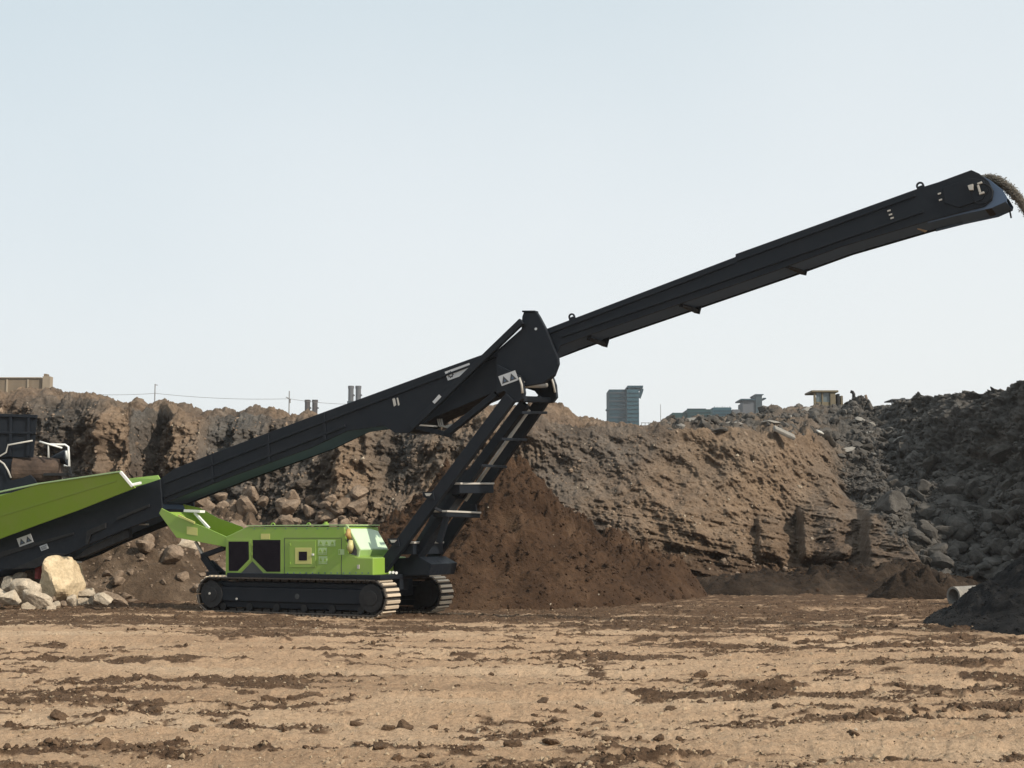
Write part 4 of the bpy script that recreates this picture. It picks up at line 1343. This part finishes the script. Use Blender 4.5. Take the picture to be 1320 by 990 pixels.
for a, b in (((-130, 705), (150, 620)),):
    g.bar(on_wall(*a) + Vector((0, -0.004, 0)), on_wall(*b) + Vector((0, -0.004, 0)), 0.012, 0.012)
g.build('hopper_seam', 'green_hopper', hopper)
g = MB()
g.bar(P3(-130, 661.5, -1.06), P3(50, 623.6, -1.06), 0.05, 0.035)
g.bar(P3(50, 623.6, -1.06), P3(156, 607.8, -1.06), 0.05, 0.03)
g.build('hopper_rim', 'pale_decal', hopper, 0.004)
wall_loft([(-70, 650), (60, 627), (168, 616.5), (203, 612.5)], [(-70, 700), (60, 660), (180, 626), (206, 618)], 0.62, 0.55, 0.03, 'hopper_far_wall', 'green', hopper)
g = MB()
g.bar(P3(155.5, 608.5, -1.07), P3(171, 627, -1.02), 0.05, 0.055)
g.bar(P3(170, 625, -1.0), P3(181, 622.5, -0.45), 0.05, 0.05)
g.build('hopper_end_post', 'white_paint', hopper, 0.004)

# ---- tower plate and brace above the support frame, saddle below
YP = -0.60
g = MB()
tw = [(640, 452), (672, 424), (673, 408), (675, 402.5), (691.5, 402.5), (694.5, 407), (702.5, 422), (712, 446), (719, 462), (719, 469), (713, 484), (700, 494), (676, 498), (668, 486), (655, 478), (640, 470)]
g.prism(L(tw, YP), YP, YP + 0.09)
saddle = g.build('support_saddle', 'black', mc, 0.008)
g = MB()
g.prism(L([(690, 474), (690, 496), (703, 494), (714, 484), (719.5, 469), (719, 463)], 0.51), 0.51, 0.60)
g.build('saddle_far_plate', 'black', saddle, 0.006)
g = MB()
c_ = P3(690.8, 424, YP - 0.002)
g.tube([c_, c_ + Vector((0, -0.008, 0))], 0.025, 12)
g.build('pin_hole', 'white_decal', saddle)
g = MB()
g.bar(P3(675, 400.5, YP + 0.045) + Vector((0, 0, -0.02)), P3(692, 400.5, YP + 0.045) + Vector((0, 0, -0.02)), 0.14, 0.03)
g.build('tower_cap', 'black', saddle, 0.006)
# diagonal brace in front of the boom side
g = MB()
g.bar(P3(673, 414, -0.66), P3(531, 551, -0.66), 0.09, 0.12)
brace = g.build('brace', 'black', mc, 0.01)
on_side('decal', [(557.5, 518), (566, 508.5), (569, 511.5), (560.5, 520.5)], 'white_decal', 0.006, 0.0, brace, -0.705)
# v-shaped rest under the boom
g = MB()
g.bar(P3(534, 549.5, -0.45), P3(581, 561, -0.45), 0.12, 0.09)
g.bar(P3(575, 560, -0.45), P3(640, 508, -0.45), 0.12, 0.12)
g.bar(P3(534, 549.5, 0.25), P3(581, 561, 0.25), 0.10, 0.08)
rest = g.build('boom_rest', 'black', mc, 0.008)
g = MB()
g.bar(P3(535, 547.8, -0.45), P3(562, 549.5, -0.45), 0.12, 0.03)
g.build('rest_pad', 'steel_light', rest)
g = MB()
for k in range(3):
    dx = k * 2.5
    g.tube([P3(564 + dx, 540, -0.3), P3(566 + dx, 549, -0.3), P3(574 + dx, 550 + k, -0.3), P3(582 + dx, 547, -0.3)], 0.016, 8)
g.build('hydraulic_hose', 'steel_light' , rest, 0, True)
# lugs with bright rims
def lug(poly, yp, rim):
    g = MB()
    g.prism(L(poly, yp), yp, yp + 0.10)
    o = g.build('pivot_lug', 'black', saddle, 0.008)
    g = MB()
    pr = [P3(a, b, yp - 0.01) for a, b in rim]
    g.tube(pr, 0.022, 8)
    g.build('lug_rim', 'steel_light', o, 0, True)
lug([(640, 470), (669, 484), (673, 492), (675.5, 506), (674, 514), (668, 518), (653, 519), (656, 512), (650, 504), (640, 508)], -0.72, [(669.5, 487), (672.5, 496), (673.5, 507)])
lug([(676, 480), (711, 484), (715.5, 496), (717, 512), (712, 518.5), (701, 520), (697, 514), (689, 504), (676, 500)], 0.62, [(710.5, 486.5), (713, 494), (715.5, 506)])
warning_plate((655.5, 487.5), e1, e2, 11.5, 6.6, -0.722, saddle)
g = MB()
g.tube([P3(674, 495.5, -0.60), P3(703, 496.5, 0.60)], 0.06, 14)
g.build('cross_tube', 'steel_light', saddle, 0, True)

# ---- support legs down to the chassis
sf = MB()
def leg(y, top, bot, w, name='support_leg'):
    g = MB()
    g.bar(P3(*top, y), P3(*bot, y), 0.12, w)
    return g
near = leg(-0.70, (659, 512), (491, 736), 0.23)
near = near.build('support_leg', 'black', mc, 0.012)
farl = leg(0.62, (701, 514), (547, 735), 0.24)
farl = farl.build('support_leg', 'black', mc, 0.012)
g = MB()
g.bar(P3(677, 520, -0.15), P3(580, 650, -0.15), 0.16, 0.18)
ram = g.build('lift_ram', 'black', mc, 0.01)
g = MB()
g.tube([P3(682, 528, 0.2), P3(600, 645, 0.2)], 0.035, 10)
g.build('ram_rod', 'steel_light', ram, 0, True)
g = MB()
g.bar(P3(660, 514, -0.70), P3(704, 516, 0.62), 0.20, 0.10)
g.bar(P3(661, 511, -0.66), P3(688, 512, 0.2), 0.06, 0.03)
g.build('head_crossbeam', 'black', mc, 0.008)
g = MB()
for a in ((641, 524.5), (646, 519)):
    pass
g.tube([P3(690, 513, 0.3), P3(690, 511.5, 0.3)], 0.10, 14)
g.build('pivot_boss', 'black_dull', mc, 0.0)
# lower crossbeams and steps between the legs
def step(pa, pb, drop, ya, yb_, name='step'):
    g = MB()
    A, B = P3(*pa, ya), P3(*pb, yb_)
    g.bar(A, B, 0.34, 0.035)
    o = g.build(name, 'steel_light', mc, 0.005)
    g = MB()
    g.bar(A + Vector((0, 0, -drop / 2 - 0.02)), B + Vector((0, 0, -drop / 2 - 0.02)), 0.30, drop)
    g.build('step_beam', 'black', o, 0.006)
    return o
step((584, 623.5), (628, 623.5), 0.16, -0.62, 0.52)
step((567, 659), (611, 661), 0.08, -0.62, 0.50)
step((524, 699.5), (563, 699), 0.20, -0.62, 0.44)
g = MB()
g.bar(P3(560, 655, -0.72), P3(578, 662.5, -0.50), 0.05, 0.05)
g.bar(P3(610, 650, 0.55), P3(611.5, 662, 0.55), 0.05, 0.12)
g.bar(P3(576, 665, -0.55), P3(566, 700, -0.55), 0.07, 0.11)
g.bar(P3(560, 672, 0.3), P3(540, 704, 0.3), 0.07, 0.20)
g.bar(P3(590, 640, -0.3), P3(530, 730, -0.3), 0.3, 0.14)
g.build('step_bracket', 'black', mc, 0.006)
g = MB()
g.prism(L([(588, 606), (612, 606), (600, 640), (572, 672), (552, 704), (538, 712), (556, 660)], -0.05), -0.05, 0.02)
for a, b in (((672, 532), (688, 532)), ((646, 566), (662, 567)), ((620, 600), (636, 602))):
    g.bar(P3(*a, -0.62), P3(b[0] + 16, b[1], 0.5), 0.05, 0.05)
g.build('gusset_plate', 'black', mc, 0.006)
for px, py, yp in ((548, 637, -0.78), (503, 697, -0.78)):
    g = MB()
    g.prism(L([(px - 4, py - 3), (px + 10, py - 3), (px + 12, py + 7), (px + 4, py + 7), (px - 2, py + 3)], yp), yp, yp + 0.06)
    b_ = g.build('leg_lug', 'black', near, 0.004)
    g = MB()
    g.prism(L([(px, py - 1), (px + 9, py - 1), (px + 6, py + 2.5), (px + 2, py + 2.5)], yp), yp - 0.02, yp - 0.001)
    g.build('lug_pad', 'steel_light', b_, 0.003)
# slewing base under the legs
g = MB()
g.prism(L([(483, 742), (552, 742), (556, 727), (540, 718), (505, 720), (489, 732)], -0.45), -0.45, 0.55)
g.bar(P3(512, 742, -0.4), P3(512, 760, -0.4), 0.3, 0.3)
g.build('frame_foot', 'black', mc, 0.01)
for px, py in ((503, 738), (507, 738), (511, 738.5)):
    g = MB()
    g.tube([P3(px, py, -0.66), P3(px, py, -0.74)], 0.028, 8)
    g.build('hydraulic_fitting', 'white_paint', mc)

# stream of falling material off the head
hw_ = Vector((ORG[0], ORG[1], 0))
rotm = Matrix.Rotation(-PSI, 3, 'Z')
st0 = P3(1262, 229, -0.1)
vel = 1.85
ang = math.atan2(219 - 330, 302)
pts = []
cen = []
sl_ = R(21)
t_land = 1.75
for k in range(60):
    t = t_land * k / 59
    x = st0.x + vel * math.cos(sl_) * t
    z = st0.z - 0.06 + vel * math.sin(sl_) * t - 4.9 * t * t
    if z < 1.2:
        break
    cen.append(Vector((x, 0, z)))
Pn, Sn = [], []
for k in range(42000):
    i = rng.integers(0, len(cen) - 1)
    f = rng.random()
    c_ = cen[i].lerp(cen[i + 1], f)
    tt = (i + f) / len(cen)
    sp = 0.034 + 0.06 * tt
    q = Vector((c_.x + rng.normal() * sp * 0.55, rng.uniform(-0.22, 0.22) * (1 + tt), c_.z + rng.normal() * sp * 0.7))
    q = rotm @ q + hw_
    Pn.append(np.array(q))
    Sn.append(rng.uniform(0.005, 0.013))
stream = scatter('falling_aggregate', Pn, Sn, 'stream')
tag(stream, 'stream of grey aggregate falling from the conveyor head', 'falling aggregate')
land = rotm @ Vector((cen[-1].x, 0, 0)) + hw_
lp = land.x / land.y * FPX + 660

# dark aggregate pile under the head
PY_ = 24.3
o, MV4 = mound('aggregate_pile', 1424, PY_, 3.3, 3.0, 2.4, 'black_aggregate', 441, (360, 200), 1.3, 0.07, 0.09)
tag(o, 'dark grey cone of fine aggregate at the right edge of the yard', 'aggregate pile')
f = MV4.reshape(-1, 3)
ii = (np.sqrt(rng.random(5000)) * (MV4.shape[0] - 1)).astype(int) * MV4.shape[1] + rng.integers(0, MV4.shape[1], 5000)
tag(scatter('aggregate_grains', f[ii], size_dist(5000, 0.012, 0.05), 'black_aggregate'), 'coarse grains over the dark aggregate cone', 'aggregate')

# concrete pipe
a_, b_ = at(1229, 769, 30.0), at(1300, 765, 30.6)
g = MB()
n_ = 24
d_ = (b_ - a_).normalized()
u_ = d_.cross(Vector((0, 0, 1))).normalized()
v_ = u_.cross(d_)
vs, fs = [], []
for (p, r_) in ((a_, 0.21), (b_, 0.21), (b_, 0.165), (a_, 0.165)):
    vs += [p + (u_ * math.cos(2 * math.pi * k / n_) + v_ * math.sin(2 * math.pi * k / n_)) * r_ for k in range(n_)]
for i in range(4):
    for k in range(n_):
        a, b = i * n_ + k, i * n_ + (k + 1) % n_
        c, d = ((i + 1) % 4) * n_ + (k + 1) % n_, ((i + 1) % 4) * n_ + k
        fs.append((a, b, c, d))
g.add(vs, fs)
pipe = g.build('concrete_pipe', 'concrete', None, 0, False)
tag(pipe, 'pale concrete pipe lying half hidden behind the dark aggregate cone', 'pipe')

# ------------------------------------------------------------------ crusher at the left, cut by the picture edge
YQ = 33.0
cr = empty('crushing_machine', (at(-60, 700, YQ).x, YQ, 0))
tag(cr, 'black crushing machine with a ribbed hopper wing and white handrail behind the green hopper', 'crusher')
cx0, cy0 = cr.location.x, cr.location.y
def W(px, py, dy=0.0):
    p = at(px, py, YQ + dy)
    return Vector((p.x - cx0, p.y - cy0, p.z))
g = MB()
q4 = [(-170, 528), (48.5, 535.5), (43, 590), (-170, 586)]
g.loft([W(*p) for p in q4], [W(*p, 0.08) for p in q4])
wing = g.build('hopper_wing', 'black', cr, 0.01)
g = MB()
for px in (-120, -60, -20, 14.5, 37.5):
    g.bar(W(px, 534, -0.03), W(px - 1.5, 588, -0.03), 0.06, 0.05, (0, 1, 0))
g.bar(W(-170, 555.5, -0.035), W(46, 558, -0.035), 0.05, 0.05)
g.bar(W(-170, 529.5, -0.03), W(48, 536.8, -0.03), 0.07, 0.07)
g.build('wing_ribs', 'black', wing, 0.004)
g = MB()
g.box(W(-90, 640, 1.2), (5.2, 2.2, 1.9))
g.box(W(-70, 720, 1.2), (4.2, 1.8, 1.1))
g.loft([W(-120, 592), W(20, 592), W(46, 618), W(60, 650), (W(-120, 660))], [W(-120, 592, 1.5), W(20, 592, 1.5), W(46, 618, 1.5), W(60, 650, 1.5), (W(-120, 660, 1.5))])
g.build('machine_body', 'black', cr, 0.02)
g = MB()
g.tube([W(18, 606, 0.25), W(78, 607, 0.4)], [0.36, 0.30], 22)
g.build('dusty_drum', 'rustdrum', cr, 0.02)
g = MB()
g.tube([W(66, 592, 0.4), W(86, 589, 0.4)], [0.06, 0.19], 16)
g.build('exhaust_cone', 'black', cr)
g = MB()
g.tube([W(51, 569.2), W(62.5, 572.6), W(80, 577.5)], 0.022, 8)
g.tube([W(62.5, 590, 0.02), W(62.5, 572.4, 0.02), W(84, 573.4, 0.02), W(88, 576, 0.02), W(89.5, 601, 0.02), W(82.5, 600, 0.02)], 0.026, 8)
g.tube([W(86.5, 581, 0.05), W(87.5, 592, 0.05)], 0.05, 8)
g.build('handrail', 'white_paint', cr, 0, True)
g = MB()
g.tube([W(42, 568, -0.12), W(10.5, 573.5, -0.12), W(8, 583, -0.12), W(0, 588, -0.12), W(-30, 594, -0.12)], 0.02, 8)
g.tube([W(-6, 590, -0.1), W(5, 598, -0.1), W(10, 606, -0.1), W(14, 616, -0.1)], 0.022, 8)
g.build('handrail', 'steel_light', cr, 0, True)
g = MB()
g.bar(W(89, 601, 0.03), W(91.5, 612, 0.03), 0.05, 0.06, (0, 1, 0))
g.bar(W(60, 612, 0.3), W(92, 612, 0.3), 0.5, 0.06)
for px in (-120, 20):
    g.bar(W(px, 640, 1.0), W(px, 775, 1.0), 0.3, 0.3, (0, 1, 0))
g.build('rail_base', 'black_dull', cr)

# ------------------------------------------------------------------ skyline
def plain(name, c, rough=0.9, tex=0.25, scale=0.15):
    m, nt, b = new_mat(name)
    n = noise_n(nt, scale, 6, 0.6, mapscale=(1, 1, 0.4))
    r = ramp(nt, n.outputs[0], [(0.3, tuple(k * (1 - tex) for k in c)), (0.7, tuple(min(1, k * (1 + tex)) for k in c))])
    nt.links.new(r.outputs[0], b.inputs['Base Color'])
    b.inputs['Roughness'].default_value = rough
    b.inputs['Specular IOR Level'].default_value = 0.2
    return m
M['tan_wall'] = plain('tan_render', (0.17, 0.135, 0.097), scale=0.6)
M['tan_pale'] = plain('pale_tan_render', (0.27, 0.225, 0.17), scale=0.6)
M['net'] = plain('blue_green_netting', (0.006, 0.034, 0.050))
M['net_light'] = plain('pale_blue_netting', (0.016, 0.058, 0.078))
M['net_teal'] = plain('teal_netting', (0.010, 0.040, 0.040))
M['far_concrete'] = plain('far_concrete', (0.085, 0.088, 0.095))
M['chimney_brown'] = plain('chimney_brown', (0.06, 0.052, 0.052), scale=0.6)
M['chimney_blue'] = plain('chimney_blue_grey', (0.035, 0.052, 0.060), scale=0.6)
M['thin'] = plain('grey_pole', (0.22, 0.22, 0.22))

class Far:
    """helper placing boxes of a skyline building by its silhouette at depth Y."""
    def __init__(s, name, Y, px, label, cat, group=None):
        s.Y = Y
        p = at(px, 671, Y)
        s.o = empty(name, (p.x, Y, 5.2))
        s.base = 5.2
        tag(s.o, label, cat, group)
    def box(s, name, x0, x1, ytop, ybot, depth, mat, dy=0.0, parent=None, bev=0.0):
        a = at(x0, ytop, s.Y + dy)
        b = at(x1, ybot if ybot else 600, s.Y + dy)
        zb = b.z if ybot else s.base
        ox = s.o.location
        g = MB()
        g.box(((a.x + b.x) / 2 - ox.x, dy + depth / 2, (a.z + zb) / 2 - ox.z), (abs(b.x - a.x), depth, a.z - zb))
        return g.build(name, mat, parent or s.o, bev)

# tan building on the left plateau
f = Far('flat_roofed_building', 120, 20, 'tan flat roofed building at the left end of the cliff top', 'building')
wl = f.box('wall', -120, 55, 487.5, None, 1.5, 'tan_wall')
f.box('corner_pier', 55.05, 60.5, 485, None, 0.8, 'tan_pale', -0.25)
f.box('pier_cap', 56.5, 60, 481.8, 484.9, 0.7, 'tan_wall', 0.1)
f.box('parapet', -120, 53, 486.2, 487.4, 0.7, 'tan_pale', -0.12)
for k in range(6):
    f.box('wall_seam', -100 + k * 27, -99.2 + k * 27, 489, 520, 0.1, 'tan_pale', -0.1, wl)
# power line
pl_ = empty('power_line', (at(200, 520, 118).x, 118, 5.0))
tag(pl_, 'thin overhead wire running along the cliff top between slender poles', 'power line')
def rel(px, py, Y):
    p = at(px, py, Y)
    return Vector((p.x - pl_.location.x, p.y - 118, p.z - pl_.location.z))
def sag(a, b, d, n=14):
    return [a.lerp(b, k / n) + Vector((0, 0, -d * 4 * (k / n) * (1 - k / n))) for k in range(n + 1)]
g = MB()
g.tube(sag(rel(62, 504, 118), rel(200, 507, 118), 0.22) + sag(rel(200, 507, 118), rel(373, 514, 118), 0.2)[1:] + sag(rel(373, 514, 118), rel(470, 521, 118), 0.15)[1:], 0.018, 5)
g.build('wire', 'thin', pl_)
for px, py, label in ((200, 495, 'slender grey pole on the cliff top near the left, carrying the overhead wire'), (373, 504, 'slender grey pole with a short crossarm above the left part of the boom')):
    p = at(px, py, 118.1)
    u = empty('utility_pole', (p.x, 118.1, 5.0))
    tag(u, label, 'pole')
    g = MB()
    g.tube([(0, 0, 0), (0, 0, p.z - 5.0)], [0.07, 0.045], 8)
    g.build('pole', 'thin', u)
    g = MB()
    z_ = at(px, 514 if px > 300 else 496, 118.1).z - 5.0
    if px > 300:
        g.bar((-0.28, 0, z_ + 0.14), (0.12, 0, z_ - 0.06), 0.08, 0.08)
        g.tube([(0.05, 0, z_ - 0.35), (0.05, 0, z_ - 0.05)], 0.08, 8)
    else:
        g.bar((-0.02, 0, z_), (0.22, 0, z_ - 0.03), 0.06, 0.06)
    g.build('crossarm', 'thin', u)
# chimneys
def chimney(px0, px1, ytop, Y, mat, label, group):
    p = at((px0 + px1) / 2, ytop, Y)
    r_ = (px1 - px0) / 2 / FPX * Y
    u = empty('chimney', (p.x, Y, 5.2))
    tag(u, label, 'chimney', group)
    H = p.z - 5.2
    g = MB()
    g.tube([(0, 0, 0), (0, 0, H * 0.86)], [r_ * 1.05, r_ * 0.97], 16)
    g.build('shaft', mat, u)
    g = MB()
    g.tube([(0, 0, H * 0.861), (0, 0, H * 0.98)], r_ * 1.0, 16)
    g.tube([(0, 0, H * 0.98), (0, 0, H)], r_ * 1.12, 16)
    g.build('chimney_top', 'far_concrete' if mat == 'chimney_blue' else mat, u)
    g = MB()
    g.box((r_ * 1.15, 0, H * 0.93), (r_ * 0.3, r_ * 2.2, r_ * 0.5))
    g.build('platform', 'far_concrete', u)
chimney(393, 400, 515.5, 330, 'chimney_brown', 'left chimney of the shorter brownish pair above the boom', 'chimneys')
chimney(402.5, 409.5, 515.5, 330, 'chimney_brown', 'right chimney of the shorter brownish pair above the boom', 'chimneys')
chimney(449, 456, 497.5, 420, 'chimney_blue', 'left chimney of the taller blue grey pair just above the boom', 'chimneys')
chimney(458.5, 465.5, 497.5, 420, 'chimney_blue', 'right chimney of the taller blue grey pair just above the boom', 'chimneys')
f = Far('boiler_house', 419, 455, 'low blue grey block at the foot of the taller chimney pair', 'building')
f.box('wall', 447.5, 470, 517, None, 8, 'chimney_blue', -14)
# high-rise under construction
f = Far('high_rise', 500, 806, 'tall blue netted high rise with an overhanging roof slab', 'building')
w1 = f.box('wall', 785, 808, 502, None, 14, 'net')
w2 = f.box('wall', 808.05, 824.5, 502.0, None, 16, 'net_light', -2)
f.box('roof_slab', 809, 829, 497, 499.6, 13, 'net', -1.5)
f.box('roof_room', 810.5, 820.5, 499.65, 501.9, 8, 'net_light', 0)
for k in range(11):
    yy = 506 + k * 5.2
    f.box('floor_band', 785.3, 807.5, yy, yy + 0.7, 0.3, 'net_light' if k % 2 else 'far_concrete', -0.35, w1)
    f.box('floor_band', 808.6, 824, yy, yy + 0.6, 0.3, 'net', -2.35, w2)
f.box('balcony', 781.5, 785, 527, 528.8, 4, 'net', 0)
g = MB()
for (a, b) in (((824.6, 512), (828, 503)), ((828, 503), (828.2, 499.8))):
    p, q = at(*a, 500), at(*b, 500)
    o_ = f.o.location
    g.bar((p.x - o_.x, 3, p.z - o_.z), (q.x - o_.x, 3, q.z - o_.z), 1.2, 0.8, (0, 1, 0))
g.build('loading_bay', 'net', f.o)
# low complex
f = Far('apartment_building', 450, 880, 'low teal netted block behind the dark mound', 'building')
w1 = f.box('wall', 867, 886, 532, None, 14, 'net_teal')
w1 = f.box('wall', 886.05, 919, 527.5, None, 16, 'net_teal', -1)
for k in range(3):
    f.box('floor_band', 886.5, 918.6, 530.5 + k * 4, 531 + k * 4, 0.3, 'net_light', -1.35, w1)
f.box('parapet', 886, 910, 526.6, 527.4, 1, 'net', -1.2)
f = Far('apartment_building', 460, 938, 'pale blue netted block with a jagged roofline right of the teal one', 'building')
w1 = f.box('wall', 919.1, 944, 525.2, None, 15, 'net_light', -1)
for k in range(3):
    f.box('floor_band', 919.5, 943.6, 529 + k * 4, 529.5 + k * 4, 0.3, 'net', -1.35, w1)
f.box('pale_end_wall', 944.1, 955.5, 527.8, None, 12, 'far_concrete', -1)
for k in range(7):
    f.box('rebar_stub', 921 + k * 3.3, 921.6 + k * 3.3, 523.8 + (k % 3) * 0.3, 525.1, 0.5, 'net', 2)
f = Far('stair_tower', 470, 970, 'small tower block with a dark core and thin overhanging slab', 'building')
f.box('wall', 957.5, 974, 519, None, 10, 'far_concrete')
f.box('roof_slab', 955, 974, 514, 515.6, 12, 'net', -1)
f.box('stair_core', 974.05, 984, 509, None, 10, 'chimney_blue', -0.5)
f.box('core_cap', 973.6, 984.4, 508, 508.95, 11, 'net', -1)
f.box('side_slab', 984.05, 987.5, 512.8, 514.3, 8, 'net', 0)
f.box('canopy', 959, 973, 516, 518.95, 8, 'far_concrete', 1)
# mast and railing
p = at(851.5, 521, 150)
u = empty('lattice_mast', (p.x, 150, 5.0))
tag(u, 'hair thin mast rising right of the high rise', 'mast')
g = MB()
g.tube([(0, 0, 0), (0, 0, p.z - 5.0)], [0.07, 0.03], 6)
g.build('pole', 'thin', u)
fr_ = empty('railing', (at(838, 548, 110).x, 110, 5.0))
tag(fr_, 'faint grey railing on the cliff top between the high rise and the mound', 'railing')
def rl(px, py):
    p = at(px, py, 110)
    return Vector((p.x - fr_.location.x, 0, p.z - 5.0))
g = MB()
g.bar(rl(826, 545), rl(866, 545.5), 0.04, 0.05)
g.bar(rl(826, 548.5), rl(866, 549), 0.04, 0.04)
g.build('rails', 'thin', fr_)
for k in range(9):
    g = MB()
    g.bar(rl(827 + k * 4.6, 560), rl(827 + k * 4.6, 544.6), 0.04, 0.05, (0, 1, 0))
    g.build('post', 'thin', fr_)
# yellow earthmover on the crest
YD = 72.0
dz = empty('bulldozer', (at(1066, 520, YD).x, YD, at(1066, 527, YD).z - 1.6))
tag(dz, 'weathered yellow earthmover with a flat roofed cab standing behind the rubble crest', 'earthmover')
def dw(px, py, dy=0.0):
    p = at(px, py, YD + dy)
    return Vector((p.x - dz.location.x, dy, p.z - dz.location.z))
def dbox(name, x0, x1, y0, y1, depth, mat, dy=0.0, parent=dz, bev=0.02):
    a, b = dw(x0, y0, dy), dw(x1, y1, dy)
    g = MB()
    g.box(((a.x + b.x) / 2, dy + depth / 2, (a.z + b.z) / 2), (abs(b.x - a.x), depth, abs(a.z - b.z)))
    return g.build(name, mat, parent, bev)
dbox('cab_roof', 1046, 1081, 503, 505.6, 1.7, 'dozer', -0.1)
dbox('cab_post', 1049, 1052, 505.8, 527, 0.14, 'dozer', 0)
dbox('cab_post', 1059, 1061.5, 505.8, 527, 0.14, 'dozer', 0)
dbox('cab_post', 1070, 1077.5, 505.8, 527, 0.20, 'dozer', -0.03)
dbox('cab_post', 1049, 1051.5, 505.8, 527, 0.14, 'dozer', 1.4)
dbox('cab_post', 1075, 1077.5, 505.8, 527, 0.14, 'dozer', 1.4)
dbox('cab_window', 1052.1, 1069.9, 506, 518, 0.04, 'glass', 0.08, bev=0)
dbox('cab_lower_panel', 1052.1, 1069.9, 518.1, 527, 0.10, 'dozer', 0.04)
dbox('cab_rear_panel', 1051.6, 1074.9, 512, 527, 0.05, 'dozer', 1.42)
dbox('body', 1040, 1092, 528, 560, 2.4, 'dozer', -0.4)
dbox('side_guard', 1079, 1083, 507.5, 527, 0.5, 'black_dull', 0.2)
dbox('side_guard', 1083.5, 1087, 510, 527, 0.4, 'dozer', 0.5)
g = MB()
g.tube([dw(1100.5, 528, 0.3), dw(1100.5, 508, 0.3), dw(1099, 505.5, 0.3), dw(1096.5, 504.8, 0.3)], 0.085, 10)
g.build('exhaust_stack', 'black_dull', dz, 0, True)
dbox('pre_cleaner', 1092.5, 1097, 519, 520.6, 0.25, 'black_dull', 0.3)
dbox('cleaner_stem', 1094, 1096, 520.6, 528, 0.12, 'black_dull', 0.35)
for x0 in (1036, 1086):
    dbox('crawler_track', x0, x0 + 12, 545, 568, 3.0, 'black_dull', -0.6)
g = MB()
g.bar(dw(1121, 527, 0), dw(1115.5, 509, 0), 0.10, 0.16, (0, 1, 0))
lp_ = g.build('leaning_post', 'rock_brown', None, 0.01)
lp_.location = dz.location
tag(lp_, 'short leaning brown post right of the yellow earthmover', 'post')
f = Far('open_shelter', 110, 1164, 'grey open shelter with a flat roof low on the right skyline', 'shelter')
f.box('roof', 1150, 1178, 514.2, 515.6, 2.4, 'far_concrete')
f.box('roof_vent', 1163, 1167, 512.8, 514.1, 0.6, 'far_concrete', 0.5)
for x0 in (1150.5, 1158, 1166, 1175):
    f.box('post', x0, x0 + 1.6, 515.65, None, 0.2, 'far_concrete', 0.2)
f.box('back_wall', 1152.2, 1165.9, 517, None, 0.2, 'far_concrete', 2.0)

# ------------------------------------------------------------------ haze
hm, hnt, hb = new_mat('haze_air')
hnt.nodes.remove(hb)
pv = node(hnt, 'ShaderNodeVolumePrincipled')
pv.inputs['Color'].default_value = (0.90, 0.95, 1.0, 1)
pv.inputs['Density'].default_value = 0.00026
pv.inputs['Anisotropy'].default_value = 0.2
hnt.links.new(pv.outputs[0], hnt.nodes['Material Output'].inputs['Volume'])
g = MB()
g.box((0, 620, 29), (1500, 1330, 62))
hz_ = g.build('haze', hm)
tag(hz_, kind='stuff')
